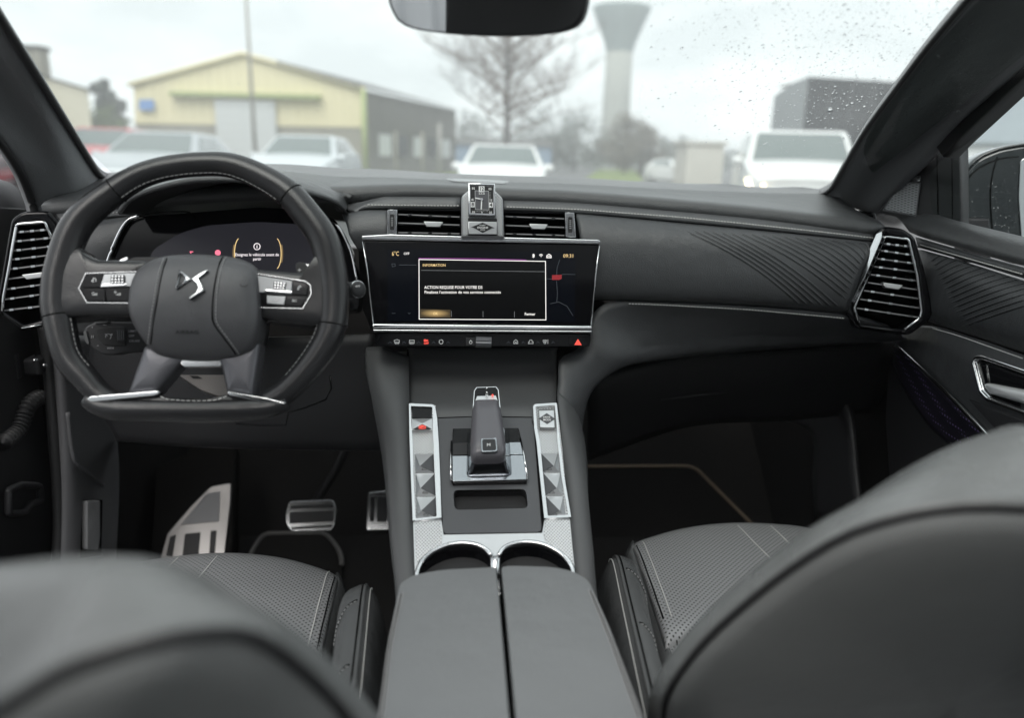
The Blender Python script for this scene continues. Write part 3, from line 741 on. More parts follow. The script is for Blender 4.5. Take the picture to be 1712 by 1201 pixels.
icon('fan_icon', [ring2(909.5, 570.4, 1.8, 1.6, 8), ring2(912.5, 570.2, 1.5, 1.5, 8), ring2(911, 573.2, 1.7, 1.7, 8), [(916, 568), (916, 575)]])
icon('climate_off_icon', [ring2(710.5, 569.5, 1.5, 1.4, 8), [(713, 568.2), (713, 571)], [(715, 568.2), (715, 571)]], M_ered, 1.3)
text('lettering', 'OFF', PC, 712.6, 574.4, 3.4, M_ered, cp, wpx=8.2, bold=.03)
icon('chevron_mark', [[(x-3, 574.5), (x, 571.5), (x+3, 574.5)] for x in (652, 675.5, 700, 725, 749, 850, 875, 899.5, 925)], M_edim, .6)
hz = plate('hazard_button', PC.many([(951, 563), (983, 563.3), (983, 577.5), (951, 577.2)], .0016), PC.n, .006, M_gloss, cp, .0006)
ribbons('hazard_triangle', PC, [[(961.3, 576.3), (966.3, 568.3), (971.3, 576.5), (961.3, 576.3)], [(963.9, 574.8), (966.3, 571), (968.7, 574.9), (963.9, 574.8)]], 1.4, M_ered, hz, .0024)

# ================================================================ CLOCK AND START BUTTON
PK = Plane(pY(805, 340, 1.13), (0, -.975, .22))
ck = thing('analogue_clock', 'small square analogue clock in a silver frame on the dashboard centre', 'clock', PK(805, 345))
plate('housing', [PK(q.x, q.y, -.006) for q in rnd([(771, 396), (771, 328), (783, 318), (829, 319), (841, 331), (843.5, 397)], [0, 6, 2, 2, 6, 0])], PK.n, .055, M_knurlc, ck, .004, seg=3)
plate('case', PK.many([(783, 305.5), (827.5, 307), (829, 361), (783, 359.5)], .006), PK.n, .022, M_chrome, ck, .0016)
plate('dial', PK.many([(786.5, 310), (824.5, 311.3), (825.5, 357.5), (786.5, 356.3)], .0062), PK.n, .001, M_black, ck)
m_dial = mat('dial_grey', (.09, .09, .10), .4)
plate('dial_centre', PK.many([(794.5, 319), (816.5, 319.7), (817.3, 350.6), (795, 350)], .0066), PK.n, .0006, m_dial, ck)
ribbons('dial_frame', PK, [[(794.3, 318.8), (816.7, 319.5), (817.5, 351), (794.8, 350.2), (794.3, 318.8)]], 1.0, M_grey, ck, .0068)
ribbons('minute_mark', PK, [[(796+k*2.4, 352.3), (796+k*2.4, 353.6)] for k in range(9)]+[[(818.5, 322+k*2.2), (819.8, 322+k*2.2)] for k in range(6)], .45, M_white, ck, .0066)
for s, x, y, h, wd, m in (('55', 791.4, 315.1, 3.4, 5, M_white), ('05', 819.4, 316, 3.4, 5, M_white), ('35', 791.6, 354.7, 3.2, 5, M_white), ('25', 820.2, 355.4, 3.2, 5, M_white), ('30', 805.6, 355.2, 3, 2.5, M_white), ('45', 789.9, 334, 3.6, 3.8, M_white), ('15', 820.6, 335, 3.4, 4, M_white), ('B.R.M', 805.5, 324, 2.2, 9.5, M_white)):
    text('lettering', s, PK, x, y, h, m, ck, .0072, wpx=wd, bold=.02)
for s, x, y, a, b in (('12', 805.2, 316.2, 4.8, 4.9), ('8', 790.4, 342, 3.3, 4.4), ('4', 820.9, 342.7, 3.3, 4.4)):
    plate('numeral_tile', PK.many([(x-a, y-b), (x+a, y-b), (x+a, y+b), (x-a, y+b)], .0072), PK.n, .0006, M_white, ck)
    text('numeral', s, PK, x, y, b*1.35, M_black, ck, .0076, wpx=a*1.3, bold=.02)
ribbons('hour_hand', PK, [[(805.4, 333), (794.6, 331)]], 1.9, M_white, ck, .0082)
ribbons('minute_hand', PK, [[(805.4, 333), (804.5, 350)]], 1.9, M_white, ck, .0086)
plate('hub_cap', [PK(x, y, .0092) for x, y in ell(805.5, 333.2, 2.2, 2.2, 12)], PK.n, .002, M_chrome, ck)
PB = PK.off(.002)
plate('button_surround', PK.many([(782.5, 364.5), (831, 365.5), (831.5, 394), (782, 393.5)], .000), PK.n, .004, M_black, ck)
sb = plate('start_button', PB.many([(783, 370.3), (830.5, 371), (831, 392), (783, 391.3)], .002), PK.n, .006, M_alu, ck, .0008)
plate('button_badge', PB.many([(787, 380.2), (806.8, 372.2), (827, 381.2), (822.5, 381.6), (807, 389.4), (791.5, 380.6)], .0026), PK.n, .001, M_black, sb)
text('lettering', 'START', PB, 806.8, 376.9, 2.2, M_white, sb, .0032, wpx=10, bold=.01)
text('lettering', 'ENGINE', PB, 807, 380.8, 3.1, M_white, sb, .0032, wpx=18, bold=.015)
text('lettering', 'STOP', PB, 807, 384.6, 2.2, M_white, sb, .0032, wpx=8, bold=.01)

# ================================================================ INSTRUMENT CLUSTER
PI = Plane(pY(400, 420, 1.17), (.02, -.95, .3))
ic = thing('instrument_cluster', 'digital instrument cluster glowing behind the steering wheel', 'instrument display', PI(400, 430))
plate('bezel', [PI(q.x, q.y, -.004) for q in rnd([(172, 470), (183, 430), (205, 378), (228, 362), (330, 354), (430, 346), (520, 350), (560, 366), (585, 410), (602, 480), (600, 520), (172, 520)], 8)], PI.n, .04, M_gloss, ic, .003)
plate('screen', [PI(q.x, q.y, -.001) for q in rnd([(246, 470), (252, 420), (300, 390), (345, 377), (430, 371), (520, 376), (556, 392), (572, 470)], 14)], PI.n, .002, M_eclus, ic)
tube('chrome_edge', cr([PI(*q, .004) for q in [(177, 446), (186, 420), (200, 388), (214, 368), (232, 361)]], 24), .0026, M_chrome, ic, 8)
tube('chrome_edge', cr([PI(*q, .004) for q in [(232, 361), (270, 356), (312, 354), (320, 360)]], 16), .0014, M_gloss, ic, 8)
tube('chrome_edge', cr([PI(*q, .010) for q in [(560, 372), (574, 392), (588, 425), (597, 468)]], 20), .0022, M_chrome, ic, 8)
for s in (-1, 1):
    c = [(431+s*(30+9*math.cos(a)), 424+26*math.sin(a)) for a in [(-75+10*k)*math.pi/180 for k in range(16)]]
    ribbons('gauge_arc', PI, [c], 1.1, M_egold, ic, .0002)
    m_g = MATS.get('gauge_glow') or mat('gauge_glow', (0, 0, 0), .5, emit=(.8, .55, .25), estr=.16)
    ribbons('gauge_glow', PI, [[(x+s*1.6, y) for x, y in c[4:12]]], 3.2, m_g, ic, .0000)
m_w = mat('cluster_white', (0, 0, 0), .5, emit=(1, .93, .95), estr=.62)
ribbons('info_icon', PI, [ring2(429.6, 412.2, 5.2, 5.4, 18), [(429.6, 411), (429.6, 415)], [(429.6, 408.8), (429.6, 409.8)]], 1.2, m_w, ic, .0004)
text('lettering', 'Eteignez le v\u00e9hicule avant de', PI, 429.8, 426, 4.8, m_w, ic, .0004, bold=.012, wpx=73)
text('lettering', 'partir', PI, 429.8, 433.2, 4.8, m_w, ic, .0004, bold=.012, wpx=13.5)
m_pk = mat('cluster_red', (0, 0, 0), .5, emit=(1, .2, .3), estr=.7)
plate('warning_lamp', [PI(x, y, .0006) for x, y in ell(364, 422.5, 4.8, 4.8, 14)], PI.n, .001, m_pk, ic)
ribbons('warning_mark', PI, [[(317, 421), (323, 421)], [(319, 420), (319, 424)]], 1.4, m_pk, ic, .0004)

# ================================================================ STEERING WHEEL
PW = Plane(pY(326, 480, .93), (0, -math.cos(R(22)), math.sin(R(22))))
sw = thing('steering_wheel', 'black leather steering wheel with a flat bottom and silver emblem', 'steering wheel', PW(326, 480))
wc = PW(327, 485)
outer = [(188, 695), (154, 677), (123, 647), (89, 605), (71, 531), (69, 498), (77, 442), (112, 360), (187, 298), (250, 268), (330, 255.5), (405, 261), (487, 301), (532, 346), (562, 388), (578, 440), (584, 490), (581, 545), (567, 585), (532, 632), (490, 672), (452, 694)]
rw_ = [.0140, .0150, .0165, .018, .0185, .0185, .0185, .0175, .016, .0152, .015, .0152, .016, .0172, .018, .0185, .0185, .0185, .018, .0165, .015, .014]
P0 = PW.many(outer)
ctrp = []
for i, p in enumerate(P0):
    t = (P0[min(i+1, len(P0)-1)]-P0[max(i-1, 0)]).normalized()
    inw = t.cross(PW.n); inw = inw if inw.dot(wc-p) > 0 else -inw
    ctrp.append(p+inw.normalized()*rw_[i])
path = cr(ctrp, 120)
def rr(u):
    x = u*(len(rw_)-1); i = min(int(x), len(rw_)-2); return rw_[i]+(rw_[i+1]-rw_[i])*(x-i)
rim = tube('rim', path, rr, M_wheel, sw, 20, flat=1.0, nrm=PW.n)
def rimring(name, x, y, m, r, gap=1.0, wd=.0009):
    p = PW(x, y); i = min(range(len(path)), key=lambda k: (path[k]-p).length)
    i = max(1, min(len(path)-2, i)); t = (path[i+1]-path[i-1]).normalized(); a = PW.n.cross(t).normalized(); rad = rr(i/(len(path)-1))*gap
    tube(name, [path[i]+a*rad*math.cos(2*math.pi*k/24)+PW.n*rad*math.sin(2*math.pi*k/24) for k in range(24)], wd, m, rim, 6, closed=True)
for q in ((95, 530), (560, 545), (487, 322), (190, 320)): rimring('rim_seam', q[0], q[1], M_seam, 0, 1.0)
# inner stitching of the rim
inn = []
for i, p in enumerate(path):
    t = (path[min(i+1, 119)]-path[max(i-1, 0)]).normalized(); inw = t.cross(PW.n); inw = inw if inw.dot(wc-p) > 0 else -inw
    r_ = rr(i/119); inn.append(p+inw.normalized()*r_*.93+PW.n*r_*.42)
for a, b in ((8, 30), (44, 76), (92, 114)): stitch('rim_stitching', inn[a:b], rim, .0058, .0042, .0007, M_threadg, PW.n)
PWf = PW.off(.010)
def fl(pts, pl, r=0): return [pl(q.x, q.y) for q in rnd(pts, r)] if r else [pl(*q) for q in pts]
dome('spoke', fl([(84, 440), (112, 424), (140, 414), (149, 428), (170, 438), (262, 440), (262, 534), (150, 533), (108, 536), (82, 520)], PW.off(-.004), 8), PW.n, .018, M_wheel, sw, 8, 5, .022, ctr=PW(170, 487, -.004))
dome('spoke', fl([(395, 448), (430, 453), (512, 460), (528, 448), (534, 424), (556, 424), (574, 440), (579, 520), (560, 548), (520, 548), (468, 541), (395, 528)], PW.off(-.004), 8), PW.n, .018, M_wheel, sw, 8, 5, .022, ctr=PW(490, 498, -.004))
spk_m = mat('spoke_satin', (.13, .13, .142), .36, .5, var=.05)
for pts, c in (([(246, 578), (216, 662), (264, 660), (275, 646), (310, 604), (312, 585)], (262, 622)), ([(362, 590), (372, 612), (382, 660), (426, 666), (438, 575), (400, 570)], (405, 620))):
    dome('lower_spoke', fl(pts, PW.off(-.002), 5), PW.n, .012, spk_m, sw, 7, 3, .018, ctr=PW(c[0], c[1], -.002))
bar = tube('lower_bar', cr([PW(*q, .002) for q in [(146, 668), (168, 680), (200, 685), (260, 686), (315, 687), (370, 686.5), (420, 684.5), (452, 681), (480, 672)]], 60), lambda u: .0105+.0040*min(1, 6*u, 6*(1-u)), M_wheel, sw, 20, nrm=PW.n)
dome('bar_web', [PW(q.x, q.y, .002) for q in rnd([(160, 668), (262, 659), (274, 668), (330, 671), (368, 668), (384, 659), (470, 672), (440, 690), (200, 690)], 5)], PW.n, .010, M_wheel, sw, 8, 2.6, .010, ctr=PW(315, 680, .002))
plate('chrome_strip', fl([(145, 667), (152, 662.5), (262, 653.5), (266.5, 655), (264, 660), (256, 662), (152, 672.5)], PW.off(.0145)), PW.n, .012, M_chrome, sw, .001)
plate('chrome_strip', fl([(380, 655), (386, 655.5), (448, 666), (478, 674), (470, 676), (440, 673), (383, 661)], PW.off(.0145)), PW.n, .012, M_chrome, sw, .001)
stitch('rim_stitching', [PW(*q, .013) for q in [(268, 663), (280, 667.5), (300, 669.5), (330, 670.5), (360, 669), (380, 662)]], bar, .0058, .0042, .0008, M_thread, PW.n)
plate('satin_insert', fl([(296, 602), (376, 601), (368, 613), (308, 614)], PW.off(.004)), PW.n, .01, M_satin, sw, .001)
# airbag cover
PH = PW.off(.018)
hub_px = [(221, 470), (228, 452), (243, 437), (262, 427.5), (285, 422.5), (330, 421), (375, 424.5), (400, 430), (420, 440), (431, 457), (434, 490), (435, 532), (430, 560), (420, 580), (396, 595), (360, 601), (318, 602), (280, 598), (256, 590), (240, 573), (227, 550), (218, 525), (217, 498)]
hub = dome('airbag_cover', [PH(q.x, q.y) for q in cr([V((x, y, 0)) for x, y in hub_px], 72, True)], PW.n, .020, M_hub, sw, 14, 2.8, .03, bend=.016, bdir=(0, math.sin(R(22)), math.cos(R(22))))
hb = bvh(hub)
s1 = [(282.5, 423.5), (281, 427), (279, 432), (277, 438), (274, 446), (268.5, 468), (263, 500), (258, 528), (254, 560), (252, 576), (251.3, 584), (251, 589)]
s2 = [(376, 425.5), (373, 429.5), (370, 434), (366.5, 442), (361, 464), (357, 490), (355, 525), (358, 542), (375, 566), (386, 581), (391, 588), (394, 593)]
for s, dx in ((s1, -5), (s2, 6)):
    tube('cover_seam', cr(on(hb, s, -.0002), 40), .0010, M_seam, hub, 6)
    stitch('cover_stitching', on(hb, [(x+dx, y) for x, y in s], .0002), hub, .0042, .0030, .0008, M_threadg, PW.n)
PHt = Plane(on(hb, [(318, 470)])[0], on(hb, [(318, 470)], 0)[0]-on(hb, [(318, 470)], -.01)[0])
mat_emb = mat('emblem_chrome', (.50, .51, .52), .08, 1.)
em = plate('emblem', [PHt(*q, .003) for q in [(299.0, 450), (319, 466), (293.3, 482.5)]], PHt.n, .005, mat_emb, hub, .0013,
           holes=[[PHt(*q, .003) for q in [(300.6, 455), (308.6, 462.5), (309, 466.5), (305, 472), (296.3, 478)]]])
plate('emblem', [PHt(*q, .003) for q in [(346.3, 450.2), (347.3, 452.3), (331.5, 464.8), (342, 484), (317.8, 499.6), (314.6, 498), (327, 489), (331, 481), (328.4, 474), (320, 466), (332.5, 457.2)]], PHt.n, .005, mat_emb, hub, .0013)
qa = on(hb, [(313, 556)], .0)[0]; qn = (qa-on(hb, [(313, 556)], -.01)[0]).normalized()
m_emb = mat('embossed_print', (.012, .012, .013), .6)
text('lettering', 'AIRBAG', Plane(qa, qn), 313, 556, 6, m_emb, hub, .0012, wpx=39, bold=.01)
PHr = Plane(on(hb, [(407, 478)], 0)[0], PW.n)
ribbons('horn_mark', PHr, [[(401, 475), (403, 478), (411, 479.5), (414, 475.5)]], .9, m_emb, hub, .0016)
# switch pods on the spokes
PT = PW.off(.0155)
def pod(outl, split, label=None):
    p = plate('switch_pod', fl(outl, PT, 3), PT.n, .006, M_gloss, sw, .0012, label=label)
    ribbons('pod_edge', PT, [outl+[outl[0]]], 1.1, M_satin, p, .0008)
    return p
p1 = pod([(143, 457), (236, 454), (236, 507), (145, 506), (131.5, 482)], 0)
p2 = pod([(424, 457), (510, 470), (519, 477), (520, 492), (506, 516), (420, 514)], 0)
def sbtn(p, pts, m, up=.0022): return plate('switch', PT.many(pts, up), PT.n, .003, m, p, .0006)
sbtn(p1, [(147, 460), (173, 458.8), (168, 480.5), (137.5, 481)], M_gloss)
sbtn(p1, [(174, 458.5), (236, 456), (236, 478.5), (167, 480.5)], M_pod, .0026)
sbtn(p1, [(138, 484), (174.5, 483.5), (176.5, 503.5), (147.5, 503.5)], M_gloss)
sbtn(p1, [(176, 483.5), (217, 483), (214, 503.5), (178, 503.5)], M_gloss)
sbtn(p1, [(218.5, 483), (236, 482.5), (236, 503.5), (215.5, 503.5)], M_gloss)
plate('switch_lip', PT.many([(172, 474), (214, 474), (206, 478.5), (168, 480)], .0042), PT.n, .003, M_chrome, p1, .0005)
sbtn(p2, [(424, 460), (488, 470), (487.5, 492.5), (424, 488)], M_pod, .0026)
sbtn(p2, [(489.5, 471), (510, 474), (514.5, 480), (513, 494), (488.5, 492.5)], M_gloss)
sbtn(p2, [(446, 494), (477.5, 495.5), (475, 510), (446, 507.5)], M_pod)
sbtn(p2, [(479.5, 495.5), (514, 497), (504, 512.5), (476, 510.5)], M_gloss)
plate('switch_lip', PT.many([(445, 483.5), (488, 486.5), (487.5, 491), (440, 488)], .0042), PT.n, .003, M_chrome, p2, .0005)
for p, qs in ((p1, [(185.5, 460), (207, 460), (207, 474.5), (184.5, 474.5)]), (p2, [(458, 470.5), (478, 472), (475.5, 485), (456.5, 483)])):
    plate('roller_bed', PT.many(qs, .0048), PT.n, .002, M_black, p)
    ls = []
    (x0, y0), (x1, y1), (x2, y2), (x3, y3) = qs
    for k in range(4):
        for j in range(3):
            u, v = (k+.5)/4, (j+.5)/3
            cx = (x0+(x1-x0)*u)*(1-v)+(x3+(x2-x3)*u)*v; cy = (y0+(y1-y0)*u)*(1-v)+(y3+(y2-y3)*u)*v
            plate('roller_facet', PT.many([(cx-2.5, cy), (cx, cy-2.1), (cx+2.5, cy), (cx, cy+2.1)], .0058), PT.n, .001, M_satin, p, .0002)
ribbons('switch_icon', PT, [[(153, 470), (156, 467), (156, 472), (153, 470)], [(155, 465.5), (158.5, 465), (160.5, 467.5), (160, 471)], [(153.6, 489.5), (158, 489.5)], [(154, 493), (161.5, 491), (161.5, 493.5), (154, 493)], [(190.5, 488.5), (195, 488.5)], [(192.7, 486.3), (192.7, 490.5)], [(194, 493), (201, 490.5), (201, 493.5), (194, 493)]], 1.0, M_white, p1, .003)
ribbons('switch_icon', PT, [[(497.5, 484), (498.5, 480), (502, 477.5), (503.5, 479), (500, 481), (499, 484.5), (497.5, 484)]], .9, M_white, p2, .003)
text('lettering', 'LIST', PT, 461, 501.5, 3.6, M_white, p2, .003, wpx=8, bold=.01)
text('lettering', 'SRC', PT, 492, 503, 3.8, M_white, p2, .003, wpx=8, bold=.015)

# ================================================================ STEERING COLUMN, STALKS AND PADDLES
PCo = Plane(pY(326, 560, 1.04), (0, -.93, .37))
co = thing('steering_column', 'black steering column with stalks and shift paddles behind the wheel', 'steering column', PCo(326, 560))
a = PCo(330, 520); cdir = V((0, .93, -.37)).normalized()
vs = []; fs = []
prof = [(-.062, .05), (-.07, 0), (-.06, -.045), (-.03, -.066), (.03, -.066), (.06, -.045), (.07, 0), (.062, .05)]
rows = []
for t in (0, .06, .14):
    rows.append([a+cdir*t+V((x*(1-t), 0, 0))+V((0, .3, .93))*(z*(1-t*.6)) for x, z in prof+[prof[0]]])
sheet('column_shroud', rows, M_plastic, co, 40, 8, .003)
m_sh = mat('grey_shroud', (.30, .27, .255), .45, bump=.1, bscale=900)
psh = Plane(pY(345, 640, 1.0), (0, -.8, .6))
plate('column_tray', [psh(q.x, q.y) for q in rnd([(298, 627), (390, 627), (392, 662), (362, 661), (336, 652)], 4)], psh.n, .012, m_sh, co, .002)
plate('slot', psh.many([(317, 628.5), (331, 629), (338, 633), (323, 633)], .001), psh.n, .001, M_black, co)
PA = PW.off(-.03)
plate('shift_paddle', [PA(q.x, q.y) for q in rnd([(205, 440), (222, 430), (286, 429), (288, 437), (240, 445), (228, 470), (205, 470)], 3)], PA.n, .006, M_plastic, co, .0015)
plate('paddle_tip', [PA(q.x, q.y, .001) for q in rnd([(194, 441), (200, 434), (211, 429.5), (213.5, 430), (213.5, 435), (206, 438), (198, 444)], 2)], PA.n, .006, M_chrome, co, .001)
plate('shift_paddle', [PA(q.x, q.y) for q in rnd([(494, 447), (494, 440), (500, 437.5), (512, 440), (518, 455), (516, 475), (497, 470)], 3)], PA.n, .006, M_plastic, co, .0015)
plate('paddle_tip', [PA(q.x, q.y, .001) for q in rnd([(510, 441), (520, 441.5), (527, 450), (527, 456), (519, 456), (515, 446)], 2)], PA.n, .006, M_chrome, co, .001)
ribbons('paddle_mark', PA, [[(497.5, 451.5), (503.5, 451.5)], [(500.5, 448.8), (500.5, 454.2)]], 1.1, M_white, co, .001)
# wiper stalk
b0, b1 = pY(545, 494, 1.02), pY(598, 484, .955)
st = tube('wiper_stalk', [b0, b0.lerp(b1, .6), b1], lambda u: .0085+.0028*u, M_plastic, co, 16)
tube('stalk_ring', [b1, b1+(b1-b0).normalized()*.0012], .0113, M_chrome, st, 18)
e = (b1-b0).normalized()
dome('stalk_cap', [b1+e*.0016+(e.orthogonal().normalized()*math.cos(2*math.pi*k/20)+e.cross(e.orthogonal().normalized())*math.sin(2*math.pi*k/20))*.0106 for k in range(20)], e, .004, M_plastic, st, 5, 2)
pst = Plane(pY(592, 478, .95), (CAM-b1))
ribbons('stalk_mark', pst, [[(594, 479), (597, 477.5), (597, 480), (594, 479)], [(598, 478.5), (601, 477), (601, 479.5), (598, 478.5)]], .8, M_white, st, .002)
# cruise control pod
PCr = Plane(pY(180, 568, 1.0), (.12, -.96, .25))
cs = plate('cruise_stalk', [PCr(q.x, q.y) for q in rnd([(139, 556), (143, 546), (158, 539), (182, 537), (250, 539), (250, 588), (210, 590), (190, 594), (172, 594), (158, 586), (146, 575)], 5)], PCr.n, .03, M_plastic, co, .004, seg=3)
plate('stalk_recess', [PCr(q.x, q.y, .0012) for q in rnd([(161, 551), (172, 547.5), (208, 547), (210.5, 550), (210.5, 578), (206, 579.5), (174, 577), (164, 567)], 3)], PCr.n, .002, M_black, cs, .0006)
plate('stalk_roller', [PCr(q.x, q.y, .004) for q in rnd([(194, 551), (208, 551), (208, 573), (196, 572)], 2)], PCr.n, .004, M_plastic, cs, .0015)
for k in range(4): plate('roller_rib', PCr.many([(196.5+k*3, 553), (197.3+k*3, 553), (197.8+k*3, 569), (197+k*3, 569)], .005), PCr.n, .001, M_pillar, cs)
plate('stalk_button', [PCr(q.x, q.y, .003) for q in rnd([(139, 555), (144, 553), (149, 574), (147, 577), (142, 570)], 1.5)], PCr.n, .006, M_cons, cs, .001)
plate('stalk_button', [PCr(q.x, q.y, .003) for q in rnd([(156, 540), (163, 537), (182, 536), (183, 539), (160, 541.5)], 1)], PCr.n, .006, M_cons, cs, .001)
ribbons('cruise_icon', PCr, [ell(181, 563, 4.6, 4.6, 12, -200, 60), [(175.5, 558.5), (180, 562)], ring2(186.5, 559.5, 1.2, 1.2, 6)], .9, M_grey, cs, .0016)
for s, x, y, h, wd in (('LIMIT', 214.5, 554, 3.6, 14), ('OFF', 215, 562, 3.6, 9.5), ('CRUISE', 215.5, 570.5, 3.6, 18), ('MEM', 179, 582.5, 3, 11)):
    text('lettering', s, PCr, x, y, h, M_grey, cs, .0012, 'LEFT', .01, wpx=wd)
ribbons('pause_mark', PCr, [[(153, 561), (153.2, 565.5)], [(155.8, 561), (156, 565.5)], [(154, 546), (154.2, 548.5)], [(162, 578.5), (165, 578)], [(172, 543), (178, 544)]], 1, M_grey, cs, .0014)

# ================================================================ CENTRE CONSOLE
PN = Plane((0, .826, .80), (0, -.496, .868))       # the sloping top of the console
cc = thing('centre_console', 'grey centre console with silver switch strips and twin cup holders', 'centre console', (0, .95, .5))
sheet('stack_panel', [YS([(681, 582, 1.19), (760, 582, 1.19), (850, 582, 1.19), (933, 582, 1.19)]), YS([(681.5, 615, 1.165), (760, 615, 1.168), (850, 615, 1.168), (932, 615, 1.165)]),
                      YS([(682, 638, 1.14), (760, 636, 1.145), (850, 636, 1.145), (932, 638, 1.14)]), YS([(682.5, 657, 1.112), (760, 655, 1.118), (850, 655, 1.118), (931.5, 657, 1.112)]),
                      [PN(683, 680), PN(760, 680), PN(850, 680), PN(931, 680)], [PN(684, 705, -.002), PN(760, 705, -.002), PN(850, 705, -.002), PN(932, 705, -.002)]], M_cons, cc, 20, 24, .006, idx=True)
tube('panel_gap', YS([(681.5, 585, 1.186), (681.8, 615, 1.162), (682.3, 640, 1.136), (683, 657, 1.109)])+[PN(683.5, 676, .001)], .0014, M_seam, cc, 6)
tube('panel_gap', YS([(932.5, 585, 1.186), (932, 615, 1.162), (931.8, 640, 1.136), (931.5, 657, 1.109)])+[PN(931, 676, .001)], .0014, M_seam, cc, 6)
# base under everything and the two flanks
plate('console_base', PN.many([(683, 672), (931, 672), (936, 720), (962, 968), (966, 1040), (690, 1040), (693, 968), (684, 720)], -.014), PN.n, .02, M_black, cc)
def flank(edge, outer, dx, seam):
    e = [PN(*q, -.001) for q in edge]
    o = [pY(q[0], q[1], p.y+.004) for q, p in zip(outer, e)]
    mid = [a.lerp(b, .55)+V((0, 0, .010))+V((dx*.003, 0, 0)) for a, b in zip(e, o)]
    d1 = [p+V((-dx*.012, .006, -.045)) for p in o]; d2 = [V((dx*.10, p.y+.02, min(p.z-.2, .55))) for p in o]
    f = sheet('console_flank', [e, mid, o, d1, d2], M_cons, cc, 40, 26, .005, idx=True)
    tube('flank_seam', on(f, seam, .0001), .0010, M_seam, f, 6)
    return f
flank([(682, 600), (682.5, 640), (683.5, 680), (684.5, 730), (686.5, 800), (689, 870), (691, 920), (693, 968), (696, 1040)],
      [(612, 588), (617, 632), (628, 680), (640, 735), (649, 805), (655, 875), (660, 925), (666, 975), (672, 1050)], -1, [(690, 897), (680, 899), (668, 906), (659, 920)])
flank([(931, 660), (931.5, 680), (934, 700), (937, 730), (945, 800), (952.5, 870), (957.5, 920), (962.5, 968), (969, 1040)],
      [(968, 722), (972, 738), (974, 752), (976, 768), (978, 812), (983, 878), (987, 925), (990, 975), (996, 1050)], 1, [(957, 891), (965, 892), (975, 898), (984, 908)])
sheet('console_flank', [YS([(600, 588, 1.185), (640, 588, 1.188), (683, 588, 1.188)]), YS([(608, 610, 1.175), (645, 612, 1.172), (682.5, 614, 1.168)]), YS([(616, 640, 1.155), (650, 641, 1.148), (682.5, 642, 1.138)]), [pY(628, 680, 1.12), pY(655, 680, 1.1), PN(683.5, 680, -.001)], [pY(640, 735, 1.03), pY(660, 733, 1.02), PN(684.5, 730, -.002)]], M_cons, cc, 14, 20, .005, idx=True)
# centre plate with its pocket
pk = [PN(q.x, q.y, .002) for q in rnd([(758, 820), (879, 818), (883, 850), (760, 853)], 9)]
cpl = plate('centre_plate', [PN(q.x, q.y, .002) for q in rnd([(733, 698), (888, 697), (893, 720), (906, 890), (741, 893), (732, 720)], [0, 0, 0, 8, 8, 0])], PN.n, .005, M_plate, cc, .0015, holes=[pk])
tube('plate_joint', PN.many([(731, 699), (800, 696.5), (890, 698)], .0024), .0007, M_seam, cc, 5)
vs = list(pk); k = len(pk); vs += [p-PN.n*.035 for p in pk]
mesh('pocket', vs, [(i, (i+1) % k, k+(i+1) % k, k+i) for i in range(k)]+[tuple(range(k, 2*k))], M_black, cc, False)
# silver strips: chrome frame, knurled ground, faceted switches
def strip(frame_o, frame_i, knurl, flip, nm):
    s = plate('trim_strip', [PN(q.x, q.y, .008) for q in rnd(frame_o, [2, 6]+[0]*(len(frame_o)-2) if flip else [6, 2]+[0]*(len(frame_o)-2))], PN.n, .02, M_satin, cc, .0013, holes=[[PN(q.x, q.y, .008) for q in rnd(frame_i, 2)]], label=nm)
    plate('knurled_ground', PN.many(knurl, .0015), PN.n, .004, M_knurl, s)
    return s
sl = strip([(683.5, 674.5), (727, 676.5), (731, 700), (733.5, 740), (736, 800), (738, 866), (690, 871), (687, 800), (684.5, 730)],
           [(687, 679), (722.5, 680.5), (723.5, 696), (723, 720), (724.5, 740), (727, 800), (730, 864), (695, 867.5), (691.5, 800), (690, 735), (688, 712)], [(685, 676), (728, 678), (737, 865), (691, 870)], True, 'silver trim strip on the steering wheel side')
sr = strip([(891, 676), (931, 673.5), (934.5, 720), (944, 800), (955, 865), (910, 867), (903, 800), (897, 740), (893, 715)],
           [(895.5, 680), (927.5, 677.5), (930.5, 712), (931.5, 735), (939, 800), (950, 861), (916, 863), (908.5, 800), (903, 738), (898.5, 718)], [(892, 678), (931, 675), (954, 864), (911, 866)], False, 'silver trim strip on the passenger side')
plate('switch_lid', PN.many([(688.5, 681), (721, 682), (722, 699), (689, 699.5)], .006), PN.n, .006, M_gloss, sl, .0008)
def facets(name, c4, tip, h, m, par, up=.003):
    """pyramid faceted switch: four corners (px) and a raised point"""
    q = [PN(*p, up) for p in c4]; t = PN(*tip, up+h)
    return mesh(name, q+[t]+[p-PN.n*.006 for p in q], [(0, 4, 1), (1, 4, 2), (2, 4, 3), (3, 4, 0), (0, 1, 6, 5), (1, 2, 7, 6), (2, 3, 8, 7), (3, 0, 5, 8)], m, par, False)
def facet(par, k):
    par.data.materials.append(M_plate); par.data.polygons[k].material_index = 1
pb = facets('parking_brake_switch', [(689, 700.5), (723, 699.5), (722.5, 719), (688.5, 719.5)], (706, 708.5), .003, M_alu, sl, .005)
plate('switch_badge', PN.many([(690, 718.5), (706, 709), (721.5, 717.5)], .0082), PN.n, .001, M_plastic, pb)
ribbons('parking_brake_icon', PN.off(.0084), [ring2(706, 714.5, 3.2, 3.2, 10), ell(706, 714.5, 5.4, 4.6, 6, -40, 40), ell(706, 714.5, 5.4, 4.6, 6, 140, 220), [(705, 716.6), (705, 712.6), (707.2, 713.2), (705, 714.8)]], 1.1, M_ered, pb)
